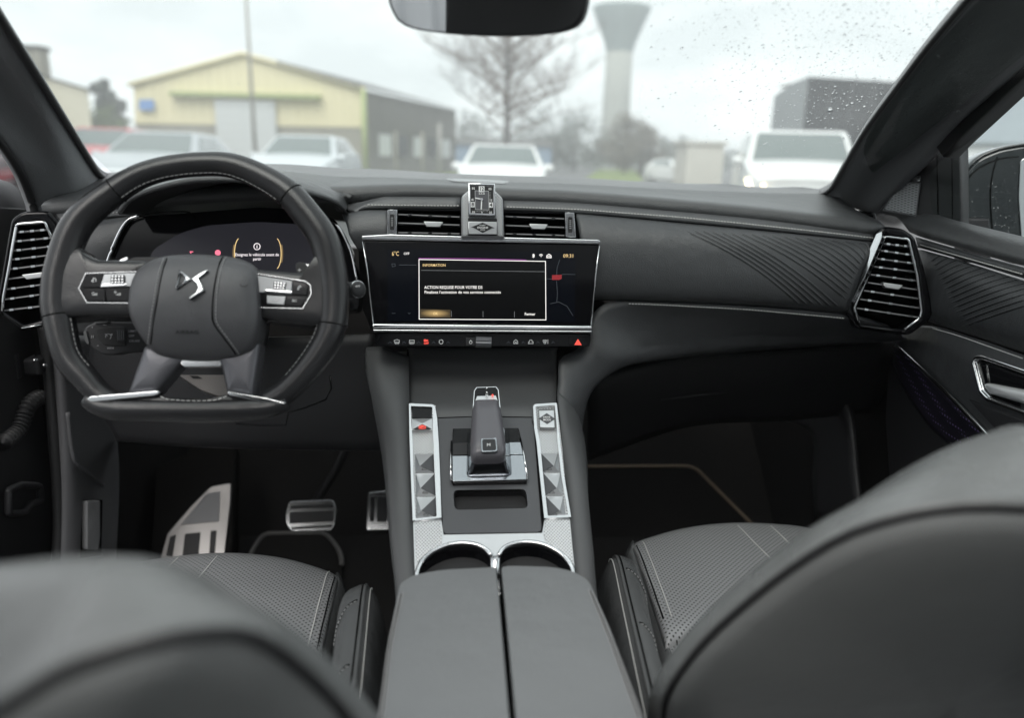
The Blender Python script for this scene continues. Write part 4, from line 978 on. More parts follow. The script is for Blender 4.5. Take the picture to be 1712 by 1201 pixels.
for i, (y0, y1) in enumerate(((759, 791), (792.5, 830), (831.5, 867))):
    o = i*1.0
    w_ = facets('window_switch', [(694+o, y0), (724.5+o*2, y0), (726+o*2.2, y1), (694.5+o, y1)], (702+o, y1-(y1-y0)*.35), .007, M_alu, sl)
    facet(w_, 1)
    ribbons('window_icon', PN.off(.0076), [[(705+o*1.5, y1-5), (707+o*1.5, y1-8), (712+o*1.5, y1-8), (713.5+o*1.5, y1-5), (705+o*1.5, y1-5)]], .6, M_plastic, w_)
    w_ = facets('window_switch', [(904.5+o*4, y0-1), (932.5+o*4.6, y0-1), (936+o*5, y1-1), (908+o*4, y1-1)], (926+o*5, y1-(y1-y0)*.35), .007, M_alu, sr)
    facet(w_, 3)
    ribbons('window_icon', PN.off(.0076), [[(914+o*4.5, y1-5), (916+o*4.5, y1-8), (921+o*4.5, y1-8), (922.5+o*4.5, y1-5), (914+o*4.5, y1-5)]], .6, M_plastic, w_)
dm = plate('drive_mode_switch', PN.many([(900.5, 686), (926.5, 685), (928, 715.5), (902.5, 715)], .0075), PN.n, .006, M_alu, sr, .0008)
plate('switch_badge', PN.many([(901, 700), (914, 691), (928, 700.5), (915, 709)], .0082), PN.n, .001, M_plate, dm)
ribbons('switch_frame', PN, [[(900.5, 686), (926.5, 685), (928, 715.5), (902.5, 715), (900.5, 686)]], .7, M_black, dm, .0082)
text('lettering', 'DRIVE', PN, 914, 698, 2.6, M_white, dm, .0088, wpx=12, bold=.02)
text('lettering', 'MODE', PN, 914.6, 702.5, 3, M_white, dm, .0088, wpx=12.5, bold=.02)
# cup holder plate and wells
arcL = [(697, 968), (698, 955), (706, 938), (722, 924), (745, 913), (770, 908.5), (795, 911), (812, 919), (822, 930)]
arcR = [(833, 930), (842, 917.5), (858, 910), (880, 907), (905, 910), (928, 920), (946, 934), (956, 948), (959, 962)]
out = [(690, 872), (738, 867), (742, 894), (906, 891), (910, 868), (955, 866), (963, 962)]
plate('cup_holder_plate', [PN(*q, .004) for q in out+[(x, y) for x, y in reversed(arcR)]+[(828, 936)]+[(x, y) for x, y in reversed(arcL)]+[(692.5, 968)]], PN.n, .012, M_alu, cc, .001)
plate('knurled_insert', PN.many([(693.5, 874), (735, 871), (739, 896), (738, 911), (715, 924), (700, 940), (696, 948)], .0056), PN.n, .003, M_knurl, cc, .0005)
plate('knurled_insert', PN.many([(912, 870), (951.5, 869), (959, 944), (952, 936), (932, 918), (914, 909.5), (909, 893)], .0056), PN.n, .003, M_knurl, cc, .0005)
for arc in (arcL, arcR):
    A_ = cr([PN(*q, .004) for q in arc], 40)
    tube('cup_ring', A_, .0032, M_chrome, cc, 8)
    c = (A_[0]+A_[-1])/2
    sheet('cup_well', [A_, [p-V((0, 0, .03)) for p in A_], [p-V((0, 0, .075))+(c-p)*.1 for p in A_]], M_gloss, cc, 40, 8, .002)
    plate('cup_floor', [p-V((0, 0, .074)) for p in A_]+[A_[-1]+V((0, -.1, -.074)), A_[0]+V((0, -.1, -.074))], (0, 0, 1), .004, M_black, cc)
tube('cup_post', [PN(828, 932, .006), PN(828, 932, .006)-V((0, .004, .075))], .0065, M_satin, cc, 14)
for q in ((737, 958), (800, 950), (870, 950), (928, 957)):
    p = PN(*q, -.055); box('cup_gripper', p, (.014, .010, .02), M_gloss, cc, bevel=.002)
# armrest lids
ZA = .838
for s, px in ((-1, [(668, 984), (688, 970), (735, 960.5), (829, 955.5), (834, 1000), (851, 1201), (860, 1330), (600, 1330), (633, 1201), (650, 1080)]), (1, [(838, 956), (850, 953.5), (925, 955.5), (962, 964), (985, 979), (1020, 1060), (1072, 1201), (1118, 1330), (876, 1330), (861, 1201), (842, 1000)])):
    o3 = [pZ(q.x, q.y, ZA) for q in rnd(px, [6, 12, 20, 5, 0, 0, 5, 5, 0, 0] if s < 0 else [4, 3, 20, 12, 10, 0, 0, 5, 5, 0, 0])]
    bm = bmesh.new(); fv = [bm.verts.new(p) for p in o3]; f = bm.faces.new(fv)
    if f.normal.z < 0: f.normal_flip()
    bm.normal_update()
    if f.normal.z < 0: f.normal_flip()
    g = bmesh.ops.extrude_face_region(bm, geom=[f]); dv = [v for v in g['geom'] if isinstance(v, bmesh.types.BMVert)]
    bmesh.ops.translate(bm, verts=dv, vec=(0, 0, .006))
    top = [x for x in g['geom'] if isinstance(x, bmesh.types.BMFace)][0]
    bmesh.ops.translate(bm, verts=fv, vec=(0, 0, -.05))
    bmesh.ops.recalc_face_normals(bm, faces=bm.faces)
    bmesh.ops.bevel(bm, geom=list(top.edges), offset=.016, segments=6, profile=.5, affect='EDGES', clamp_overlap=True)
    ld_ = bmobj('armrest_lid', bm, M_arm, cc, True, True, label='left armrest lid' if s < 0 else 'right armrest lid')
    sx = [(674, 992), (655, 1080), (640, 1201), (620, 1300)] if s < 0 else [(984, 987), (1016, 1065), (1066, 1201), (1105, 1310)]
    lb_ = bvh(ld_)
    stitch('stitching', on(lb_, sx, .0004), ld_, .0046, .0032, .0012, M_threadg)
    sx = [(668, 996), (650, 1080), (635.5, 1201)] if s < 0 else [(990, 990), (1022, 1066), (1072, 1201)]
    stitch('stitching', on(lb_, sx, .0004), ld_, .0046, .0032, .0012, M_threadg)
    tube('lid_seam', on(lb_, [((a[0]+b[0])/2, (a[1]+b[1])/2) for a, b in zip(sx, [(674, 992), (655, 1080), (640, 1201)] if s < 0 else [(984, 987), (1016, 1065), (1066, 1201)])], .0), .0006, M_seam, ld_, 5)
box('lid_gap_floor', (-.005, .55, ZA-.03), (.05, .5, .02), M_void, cc)
box('lid_latch', pZ(833, 985, ZA-.006), (.005, .03, .006), M_chrome, cc, bevel=.001)
box('armrest_box', (-.003, .50, .60), (.19, .5, .40), M_cons, cc, bevel=.01)

# ================================================================ GEAR SELECTOR
gs = thing('gear_selector', 'grey gear selector lever with an M button on a gloss black plate', 'gear lever', PN(818, 780))
plate('base_plate', PN.many([(757, 716.5), (867, 715.5), (873, 740), (880, 800), (881, 806), (757, 808.5), (754, 800), (756, 740)], .008), PN.n, .008, M_gloss, gs, .0012)
plate('base_step', PN.many([(757.5, 741), (784, 740), (784, 760), (757.5, 761)], .0088), PN.n, .002, M_plastic, gs, .0005)
plate('base_step', PN.many([(848, 740), (873, 739.5), (874.5, 760), (851, 760)], .0088), PN.n, .002, M_smoke, gs, .0005)  # lighter metal puts the brighter reflection on this side into the colour
tube('base_edge', PN.many([(754.5, 738), (753.5, 770), (754, 804)], .009), .0014, M_chrome, gs, 6)
tube('base_edge', PN.many([(870, 733), (876, 762), (882, 802)], .009), .0014, M_chrome, gs, 6)
plate('front_reflection', PN.many([(756, 762.5), (876, 761), (880.5, 802), (757, 805)], .0092), PN.n, .002, M_smoke, gs, .0006)  # grey metal piece stands in for sky reflected in the gloss plate
PL = PN.off(.052)
def coll(px, up): return [PN(q.x, q.y, up) for q in rnd(px, 5)]
lo = coll([(781, 720), (851, 719), (856, 795), (780, 797)], .010); hi = coll([(784, 720), (848, 719), (850, 786), (786, 788)], .020); h2 = coll([(788, 715), (843, 714), (845, 768), (789, 769)], .040)
sheet('collar', [lo+[lo[0]], hi+[hi[0]], h2+[h2[0]]], M_smoke, gs, 60, 8, .002, straight=True)
lev = dome('lever', [PL(q.x, q.y) for q in rnd([(793.5, 672), (831.5, 671), (838, 690), (845, 742), (846, 762), (838, 768), (793, 769), (787, 763), (786, 742), (789, 690)], 5)], PN.n, .016, M_lever, gs, 12, 2.6, .010)
plate('lever_cap', [PL(q.x, q.y, .004) for q in rnd([(796, 647.5), (829, 646.5), (834, 652), (836.5, 682), (832, 672.5), (795, 673.5), (790, 684), (791, 653)], 3)], PN.n, .022, M_gloss, gs, .002)
plate('cap_insert', PL.many([(797.5, 662.5), (829, 661.5), (832, 670), (794.5, 671)], .0046), PN.n, .002, M_alu, gs, .0004)
ribbons('cap_edge', PL, [[(791, 684), (793, 654), (797, 648.2), (829, 647.2), (833, 652.5), (836, 682)]], 1.2, M_chrome, gs, .0048)
for s, y in (('P', 649.5), ('R', 656.5), ('N', 661), ('D', 665.5)): text('lettering', s, PL, 814, y, 2.8, M_white if s != 'D' else M_grey, gs, .0072, bold=.02)
plate('gear_light', [PL(x, y, .0074) for x, y in ell(823.5, 660.8, 1.8, 1.6, 8)], PN.n, .001, M_ered, gs)
lb = bvh(lev)
mp_ = Plane(on(lb, [(817, 744)])[0], PN.n)
bt = plate('manual_button', [mp_(q.x, q.y, .0012) for q in rnd([(804, 731.5), (830, 731), (832, 755), (804.5, 756)], 4)], PN.n, .003, M_smoke, gs, .0006)
plate('button_face', [mp_(q.x, q.y, .0018) for q in rnd([(806.3, 734.5), (828.3, 734), (829.7, 752.8), (806.8, 753.6)], 3.5)], PN.n, .002, M_plastic, bt, .0006)
text('lettering', 'M', mp_, 817, 744.3, 5, M_white, bt, .0024, wpx=5.4)

# ================================================================ FRONT SEATS
def seat(side, cx, Yf, Opx, Spx, label, lab2):
    gl_ = .262 if side < 0 else .302; fc = .42 if side < 0 else .455
    s = side                      # +1 passenger (right), -1 driver
    st = thing('front_seat', label, 'car seat', (cx, Yf-.3, .5))
    X = lambda x: s*x            # x measured outward from the car's centre line
    cxa = abs(cx)
    def fy(x): return Yf+.008-.045*min(1.6, abs((x-fc)/(.175 if s < 0 else .205))**2.2)
    # cushion blocks
    xs = [.2365, .2385, .262, .33, .41, .49, .555, .585]
    def crown(x): return .012*(1-((x-.415)/.18)**2)
    def blk(y0, y1, z0, dz, first):
        rows = []
        prof = ([(0, -.10), (.006, -.05), (0, -.02), (-.020, -.004)] if first else [(0, -.03), (-.004, -.008), (-.014, 0)])
        n = 5
        for dy, dzz in prof: rows.append([(x, dy, dzz) for x in xs])
        L = y0-y1
        for k in range(1, n+1): rows.append([(x, -L*k/(n+1)-.012, .004*math.sin(math.pi*k/(n+1))) for x in xs])
        rows += [[(x, -L+.012, -.002) for x in xs], [(x, -L+.003, -.010) for x in xs], [(x, -L, -.03) for x in xs]]
        rr_ = []
        for r_ in rows:
            q = []
            for i, (x, dy, dzz) in enumerate(r_):
                edge = -.022 if i == 0 else (-.004 if i == 1 else (-.02 if i == 7 else 0))
                yy = (fy(x) if first else y0)+dy
                q.append(V((X(x-(.05*(Yf-yy) if i < 3 else 0)), yy, z0+crown(x)+dzz+edge+dz*(dy))))
            rr_.append(q)
        return sheet('seat_cushion', rr_, M_perf, st, 40, 40, .004, idx=True, uvxy=True)
    b1 = blk(Yf, Yf-gl_+.009, .690, -.02, True)
    b2 = blk(Yf-gl_-.009, Yf-.64, .680, -.02, False)
    for bx, (ya, yb) in ((b1, (Yf-.03, Yf-gl_+.025)), (b2, (Yf-gl_-.02, Yf-.48))):
        T = bvh(bx)
        def dn(x, y, l=.0008):
            h = T.ray_cast(V((X(x), y, 1.2)), V((0, 0, -1)))
            return h[0]+V((0, 0, l)) if h[0] else V((X(x), y, .69))
        for x0, m_ in ((.432, M_thread), (.49, M_thread)):
            if bx is b1: stitch('seat_stitching', [dn(x0+.012*((y-ya)/(yb-ya))**2*3-.012, y) for y in [ya+(yb-ya)*k/8 for k in range(9)]], bx, .0055, .0042, .0011, m_, (0, 0, 1))
        stitch('seat_stitching', [dn(.2525-.05*(Yf-y), y) for y in [ya-.01+(yb-ya)*k/8 for k in range(9)]], bx, .0055, .0042, .0012, M_thread, (0, 0, 1))
        tube('seat_seam', [dn(.2415-.05*(Yf-y), y, .0) for y in [ya-.01+(yb-ya)*k/8 for k in range(9)]], .0012, M_seam, bx, 5)
    tube('cushion_crease_shade', [V((X(x), Yf-gl_-.001, .683+crown(x))) for x in (.240-.05*gl_, .26, .33, .41, .49, .56)], .0055, M_seam, st, 8)  # near-black tube stands in for the shade between the cushion blocks
    # inner side of the cushion
    g = [[V((X(.2385-.05*(Yf-y)), y-.0, z)) for y in (Yf-.045, Yf-.15, Yf-.26, Yf-.60)] for z in (.684, .660, .60, .45)]
    for r_, dx in zip(g, (0, -.010, -.016, -.016)):
        for p in r_: p.x += s*dx
    sheet('cushion_side', g, M_seat, st, 20, 10, .004, idx=True)
    # bolster
    Yc = Yf; Yf = Yf-(.018 if s < 0 else .040)
    secs = []
    for t, y in ((0, Yf-.118), (.5, Yf-.124), (.8, Yf-.14), (1, Yf-.18), (1.04, Yf-.28), (1.08, Yf-.40), (1.12, Yf-.55)):
        k = min(t, 1)
        zt = .66+.088*k if t > 0 else .655
        q = [(.219, -.06*k), (.216, -.030*k), (.208, -.012*k), (.195, -.004*k), (.182, 0), (.170, -.008*k), (.158, -.036*k), (.148, -.10*k), (.146, -.2)]
        c = .184
        secs.append([V((X(c+(x-c)*(.25+.75*k)-.10*(Yf-.12-y)*(1 if x > .2 else .5)), y, zt+dz)) for x, dz in q])
    bo = sheet('seat_bolster', secs, M_seat, st, 40, 36, .004, idx=True)
    T = bvh(bo)
    def dn2(x, y, l=.001):
        h = T.ray_cast(V((X(x), y, 1.2)), V((0, 0, -1)))
        return (h[0]+V((0, 0, l))) if h[0] else None
    ys = [Yf-.123-.40*k/30 for k in range(31)]
    ln = lambda x0, l: [p for p in (dn2(x0-.07*(Yf-.12-y), y, l) for y in ys) if p]
    tube('seat_piping', ln(.1790, .0006), .0026, M_seat, bo, 8)
    tube('seat_seam', ln(.1828, .0002), .0011, M_seam, bo, 5)
    stitch('seat_stitching', ln(.1722, .0008), bo, .0055, .0042, .0012, M_thread, (0, 0, 1))
    for ya, yb in ((Yf-.205, Yf-.235), (Yf-.33, Yf-.42)):
        c = [p for p in (dn2(.1865-.07*(Yf-.12-(ya+(yb-ya)*u*u))+.028*u, ya+(yb-ya)*u*u, .0006) for u in [k/8 for k in range(9)]) if p]
        if len(c) > 3:
            tube('seat_seam', c, .0010, M_seam, bo, 5)
            stitch('seat_stitching', [p+V((0, -.004, .0006)) for p in c], bo, .0050, .0034, .0008, M_threadg, (0, 0, 1))
    # backrest: the side in the picture, mirrored to the far side
    O = YS(Opx); S = YS(Spx)
    def full(L):
        L = list(L)
        if abs(L[-1].x-cx) > .01:
            e0 = L[-1]; st_ = (L[-1]-L[-2]); k = max(1, round(abs(cx-e0.x)/max(.012, abs(st_.x))))
            for i in range(1, k+1):
                u = i/k; L.append(V((e0.x+(cx-e0.x)*u, e0.y+st_.y*k*(u-u*u/2)*.5, e0.z+st_.z*k*(u-u*u/2)*.6)))
        else: L[-1].x = cx
        h = cr(L, 46)
        return h[:-1]+[V((2*cx-p.x, p.y, p.z)) for p in reversed(h)]
    O, S = full(O), full(S)
    m = [(a+b)/2 for a, b in zip(O, S)]
    for i, p in enumerate(m):
        out = V((p.x-cx, 0, p.z-.85)); out.normalize(); p += out*.010
    fr = [p+V(((cx-p.x)*.06, .03, -.03)) for p in O]; fr2 = [p+V(((cx-p.x)*.12, .05, -.12)) for p in O]
    sd = sheet('backrest_bolster', [fr2, fr, O, m, S], M_seat_lit, st, 91, 24, .004, idx=True)
    nb = V((0, -.95, -.25))
    dome('backrest_panel', S+[V((cx+s*.10, S[0].y+.12, .50)), V((cx-s*.10, S[0].y+.12, .50))], nb, .018, M_back, st, 10, 3.0, .0, ctr=V((cx, sum(p.y for p in S)/len(S)+.01, .85)))
    tube('backrest_piping', [p+V((0, -.001, .001)) for p in S], .0030, M_black, st, 8)
    # front face of the backrest and headrest, seen only in the mirror
    sheet('backrest_front', [fr2[8:-8], [p.lerp(V((cx, p.y+.06, p.z-.15)), .35) for p in fr2[8:-8]], [V((cx+(p.x-cx)*.6, p.y+.16, p.z-.36)) for p in fr2[8:-8]]], M_perf, st, 40, 12, .004, idx=True)
    top = max(O, key=lambda p: p.z)
    hy = top.y-(.16 if s < 0 else .27)
    hr = [V((cx+dx*.8, hy, top.z+.13+dz)) for dx, dz in ((-.13, -.08), (-.135, 0), (-.11, .065), (-.05, .085), (.05, .085), (.11, .065), (.135, 0), (.13, -.08), (.06, -.1), (-.06, -.1))]
    dome('headrest', cr(hr, 40, True), (0, -1, .1), .03, M_seat, st, 7, 2.2, .03)
    for dx in (-.05, .05): tube('headrest_post', [V((cx+dx, (top.y+hy)/2, top.z-.02)), V((cx+dx, hy+.02, top.z+.08))], .006, M_chrome, st, 10)
    return st
seat(-1, -.37, 1.078,
     [(690, 1400, .46), (640, 1270, .42), (590, 1201, .40), (520, 1128, .375), (450, 1066, .355), (400, 1022, .345), (330, 976, .338), (270, 953, .335), (215, 945, .335), (100, 947, .335), (0, 959, .335)],
     [(680, 1420, .40), (632, 1290, .37), (580, 1201, .345), (525, 1140, .325), (470, 1094, .305), (430, 1070, .294), (390, 1060, .286), (300, 1067, .270), (200, 1093, .263), (100, 1131, .259), (0, 1193, .256)],
     'grey leather driver seat behind the steering wheel with perforated cushion', 'driver')
seat(1, .385, 1.172,
     [(1120, 1420, .72), (1104, 1290, .66), (1104, 1201, .62), (1112, 1150, .60), (1145, 1092, .585), (1200, 1030, .565), (1300, 944, .545), (1440, 846, .53), (1530, 789, .528), (1610, 750, .53), (1670, 730, .53), (1712, 719, .53)],
     [(1125, 1440, .68), (1107, 1300, .62), (1108, 1205, .575), (1117, 1160, .55), (1150, 1108, .525), (1200, 1052, .505), (1300, 968, .478), (1400, 903, .455), (1480, 873, .443), (1560, 856, .435), (1640, 850, .43), (1712, 853, .425)],
     'grey leather passenger seat beside the right door with perforated cushion', 'passenger')

# ================================================================ PEDALS, MATS, FOOTWELL
fr_ = Plane(pY(330, 850, 1.62), (.05, -.75, .66))
fo = thing('foot_rest', 'bright metal foot rest plate in the left of the footwell', 'foot rest', fr_(330, 880))
m_fp = mat('foot_plate', (.34, .33, .325), .42, .9)
plate('rest_plate', [fr_(q.x, q.y) for q in rnd([(262, 955), (280, 892), (318, 848), (352, 814), (386, 808), (385, 840), (372, 955)], 4)], fr_.n, .006, m_fp, fo, .0015)
for q in ([(277, 930), (284, 898), (294, 894), (288, 932)], [(304, 935), (309, 893), (335, 890), (331, 935)], [(349, 935), (352, 888), (362, 887), (358, 935)], [(302, 878), (345, 825), (368, 822), (366, 872)]):
    plate('rubber_pad', [fr_(p.x, p.y, .002) for p in rnd(q, 2)], fr_.n, .004, M_plastic if q[0][0] != 302 else M_grey, fo, .001)
plate('rest_block', [fr_(*q, -.008) for q in [(250, 960), (262, 780), (350, 745), (392, 745), (388, 960)]], fr_.n, .06, M_mat, fo, .004)
bp_ = Plane(pY(520, 865, 1.585), (.05, -.80, .6))
br = thing('brake_pedal', 'wide metal brake pedal with black rubber bars', 'pedal', bp_(520, 865))
plate('pedal_plate', [bp_(q.x, q.y) for q in rnd([(478, 856), (483, 839), (557, 836), (563, 852), (560, 880), (553, 888), (488, 889), (478, 876)], 6)], bp_.n, .008, M_satin, br, .002)
for q in ([(486, 846), (556, 844), (557, 849), (485, 851)], [(484, 857), (557, 854), (558, 872), (484, 876)], [(486, 882), (555, 878), (554, 882), (488, 886)]):
    plate('rubber_pad', [bp_(p.x, p.y, .002) for p in rnd(q, 1.5)], bp_.n, .004, M_plastic, br, .0008)
tube('pedal_arm', [bp_(520, 850, -.01), pY(560, 790, 1.66), pY(585, 740, 1.68)], .010, M_black, br, 10)
ap_ = Plane(pY(632, 850, 1.60), (-.1, -.80, .6))
ac = thing('accelerator_pedal', 'metal accelerator pedal half hidden by the centre console', 'pedal', ap_(632, 850))
plate('pedal_plate', [ap_(q.x, q.y) for q in rnd([(615, 824), (650, 820), (676, 822), (674, 886), (612, 887)], 4)], ap_.n, .008, M_satin, ac, .002)
for q in ([(619, 832), (626, 831), (625, 872), (618, 872)], [(631, 831), (648, 830), (647, 873), (630, 873)], [(653, 830), (664, 830), (662, 873), (652, 873)]):
    plate('rubber_pad', [ap_(p.x, p.y, .002) for p in rnd(q, 1.5)], ap_.n, .004, M_plastic, ac, .0008)
fm = thing('floor_mat', 'black floor mat with grey edging below the brake pedal', 'floor mat', (-.4, 1.6, .37))
mp1 = [pZ(q.x, q.y, .374) for q in rnd([(405, 1010), (418, 925), (440, 893), (545, 892), (572, 925), (570, 1010)], [0, 20, 14, 14, 20, 0])]
plate('mat_pile', mp1, (0, 0, 1), .012, M_mat, fm, .002)
tube('mat_edging', mp1[1:-1], .006, mat('mat_edge_grey', (.10, .098, .094), .9), fm, 6)
fm2 = thing('floor_mat', 'black floor mat with a brown edging line in the passenger footwell', 'floor mat', (.5, 1.8, .37))
PF = Plane((0, 1.75, .366), (0, -.655, .755))
mp2 = [PF(q.x, q.y, .006) for q in rnd([(960, 960), (968, 781), (1160, 780), (1255, 875), (1330, 960)], [0, 4, 16, 10, 0])]
plate('mat_pile', mp2, PF.n, .012, M_mat, fm2, .002)
tube('mat_edging', mp2[1:-1], .0045, mat('mat_edge_brown', (.17, .13, .09), .9), fm2, 6)
tw = sheet('footwell_trim', [[pX(1300, 700, .70), pX(1356, 725, .70), pX(1358, 800, .70), pX(1362, 870, .70)], [pX(1400, 640, .705), pX(1420, 700, .705), pX(1430, 800, .705), pX(1440, 880, .705)]], M_plastic, None, 12, 8, .01, idx=True)
tw['label'] = 'dark plastic trim panel at the outer side of the passenger footwell'; tw['category'] = 'trim panel'

# ================================================================ WINDSCREEN AND PILLARS
PWS = Plane((0, 1.45, 1.24), (0, -.387, -.922))
ws = thing('windscreen', 'wet sloping windscreen above the dashboard', 'windscreen', (0, 1.3, 1.3))
m_ws = bpy.data.materials.new('windscreen_glass'); m_ws.use_nodes = True
n_ = m_ws.node_tree.nodes; l_ = m_ws.node_tree.links; n_.remove(n_['Principled BSDF'])
tr = n_.new('ShaderNodeBsdfTransparent'); tr.inputs[0].default_value = (.80, .84, .825, 1)
df = n_.new('ShaderNodeBsdfTranslucent'); df.inputs[0].default_value = (.9, .93, .93, 1)
gl = n_.new('ShaderNodeBsdfGlossy'); gl.inputs['Roughness'].default_value = .02
fz = n_.new('ShaderNodeFresnel'); fz.inputs[0].default_value = 1.12
tx = n_.new('ShaderNodeTexCoord'); nn = n_.new('ShaderNodeTexNoise'); nn.inputs['Scale'].default_value = 5; nn.inputs['Detail'].default_value = 3
l_.new(tx.outputs['Object'], nn.inputs['Vector'])
mr_ = n_.new('ShaderNodeMapRange'); mr_.inputs['To Min'].default_value = .05; mr_.inputs['To Max'].default_value = .15
l_.new(nn.outputs[0], mr_.inputs[0])
m1 = n_.new('ShaderNodeMixShader'); m2 = n_.new('ShaderNodeMixShader')
l_.new(mr_.outputs[0], m1.inputs[0]); l_.new(tr.outputs[0], m1.inputs[1]); l_.new(df.outputs[0], m1.inputs[2])
l_.new(fz.outputs[0], m2.inputs[0]); l_.new(m1.outputs[0], m2.inputs[1]); l_.new(gl.outputs[0], m2.inputs[2])
l_.new(m2.outputs[0], n_['Material Output'].inputs[0])
wz = lambda y: 1.24+(1.45-y)*.42
mesh('pane', [(-.70, 1.80, wz(1.80)), (.70, 1.80, wz(1.80)), (.62, .50, wz(.50)), (-.62, .50, wz(.50))], [(0, 1, 2, 3)], m_ws, ws, False)
m_drop = mat('water_drop', (1, 1, 1), .0); m_drop.node_tree.nodes['Principled BSDF'].inputs['Transmission Weight'].default_value = 1; m_drop.node_tree.nodes['Principled BSDF'].inputs['IOR'].default_value = 1.33
def drops(name, spots, par, n, mm):
    vs = []; fs = []
    for p, r in spots:
        b = len(vs); q = V(n).normalized(); u = q.orthogonal().normalized(); w2 = q.cross(u); sq = random.uniform(.75, 1.5)
        for rr2, h in ((1, 0), (.86, .38), (.5, .68)):
            for k in range(8): vs.append(p+(u*math.cos(k*math.pi/4)+w2*math.sin(k*math.pi/4)*sq)*r*rr2+q*r*h)
        vs.append(p+q*r*.78); vs.append(p-q*r*.05)
        for j in range(2):
            for k in range(8): fs.append((b+j*8+k, b+j*8+(k+1) % 8, b+j*8+8+(k+1) % 8, b+j*8+8+k))
        for k in range(8): fs += [(b+16+k, b+16+(k+1) % 8, b+24), (b+(k+1) % 8, b+k, b+25)]
    return mesh(name, vs, fs, mm, par, True, kind='stuff')
sp = []
rg = random.Random(3)
while len(sp) < 2000:
    x = rg.uniform(1060, 1640); y = rg.uniform(-30, 300)
    edge = 1000+(y)*.35
    pr = max(0, min(1, (x-1040)/330))*(1 if y < 190 else max(.15, 1-(y-190)/90))
    if rg.random() > pr: continue
    sp.append((PWS(x, y, -.002), abs(rg.gauss(0, .00046))+.00036))
for _ in range(140): sp.append((PWS(rg.uniform(250, 1200), rg.uniform(0, 270), -.002), rg.uniform(.0003, .0007)))
for x, y, r in ((1388, 183, .0042), (1445, 178, .0022), (1410, 232, .0024), (1080, 180, .0010), (1085, 195, .0009)): sp.append((PWS(x, y, -.002), r))
drops('raindrops', sp, ws, (0, .387, .922), m_drop)
def pillar(rows, label):
    o = sheet('a_pillar', rows, M_pillar, None, 50, 20, .02, idx=True)
    o['label'] = label; o['category'] = 'car pillar'; o['group'] = 'windscreen pillars'
    return o
aL = [PWS(*q) for q in [(-90, -110), (0, 36), (60, 130), (110, 210), (146, 268), (163, 292), (178, 302)]]
cL = [pX(-90, 10, -.655), pX(0, 140, -.675), pX(55, 222, -.69), pX(90, 285, -.70), pX(116, 325, -.705), pX(122, 334, -.71), pX(126, 342, -.71)]
dL = [pX(-90, 120, -.69), pX(0, 228, -.71), pX(25, 262, -.72), pX(45, 298, -.735), pX(60, 338, -.745), pX(64, 352, -.745), pX(66, 362, -.745)]
eL = [p+V((-.03, .02, 0)) for p in dL]
pl1 = pillar([[p+V((0, .01, .012)) for p in aL], aL, [a.lerp(b, .5)+V((.008, -.008, 0)) for a, b in zip(aL, cL)], cL, dL, eL], 'dark fabric covered windscreen pillar above the steering wheel')
tube('pillar_edge', [p+V((.004, .0, -.001)) for p in cr(aL, 40)], .005, M_rubber, pl1, 8)
tube('door_seal', cr([p+V((-.004, -.004, 0)) for p in dL], 40), .006, M_rubber, pl1, 8)
aR = [PWS(*q) for q in [(1700, -90), (1622, 0), (1555, 80), (1500, 152), (1450, 220), (1412, 284), (1392, 316), (1372, 327)]]
cR = [pX(1780, -30, .60), pX(1690, 55, .62), pX(1610, 130, .64), pX(1555, 180, .66), pX(1500, 240, .67), pX(1462, 300, .68), pX(1445, 330, .685), pX(1432, 350, .69)]
dR = [pX(1800, 10, .64), pX(1712, 91, .665), pX(1650, 150, .68), pX(1590, 208, .69), pX(1545, 262, .70), pX(1500, 314, .705), pX(1480, 340, .71), pX(1462, 360, .715)]
eR = [p+V((.03, .02, 0)) for p in dR]
pr1 = pillar([[p+V((0, .01, .012)) for p in aR], aR, [a.lerp(b, .5)+V((-.008, -.008, 0)) for a, b in zip(aR, cR)], cR, dR, eR], 'dark fabric covered windscreen pillar beside the passenger window')
tube('pillar_edge', [p+V((-.004, .0, -.001)) for p in cr(aR, 40)], .004, M_rubber, pr1, 8)

# ================================================================ PASSENGER DOOR
PD = Plane((.715, 1, 1), (-1, 0, .06))
dr = thing('passenger_door', 'grey leather trimmed passenger door with a chrome handle', 'car door', (.72, 1.0, .9))
XS = lambda L: [pX(*q) for q in L]
cap = sheet('door_cap', [XS([(1480, 345, .745), (1540, 351, .742), (1600, 369, .74), (1712, 396, .74), (1820, 424, .74)]), XS([(1492, 356, .728), (1545, 366, .722), (1605, 382, .718), (1712, 408, .718), (1820, 437, .718)]),
                         XS([(1508, 372, .715), (1545, 388, .708), (1620, 410, .704), (1712, 434, .704), (1820, 463, .704)]), XS([(1520, 388, .722), (1545, 398, .716), (1620, 420, .712), (1712, 445, .712), (1820, 474, .712)])], M_pad, dr, 30, 14, .006, idx=True)
dband = sheet('padded_band', [XS([(1530, 396, .72), (1545, 400, .715), (1620, 422, .712), (1712, 447, .712), (1820, 478, .712)]), XS([(1532, 404, .715), (1548, 408, .709), (1620, 429, .706), (1712, 455, .706), (1820, 486, .706)]), XS([(1534, 414, .718), (1550, 418, .713), (1620, 438, .71), (1712, 466, .71), (1820, 497, .71)])], M_band, dr, 24, 8, .006, idx=True)
stitch('stitching', on(dband, [(1539, 409), (1580, 421), (1640, 438), (1711, 458.5)]), dr, .0050, .0030, .0016)
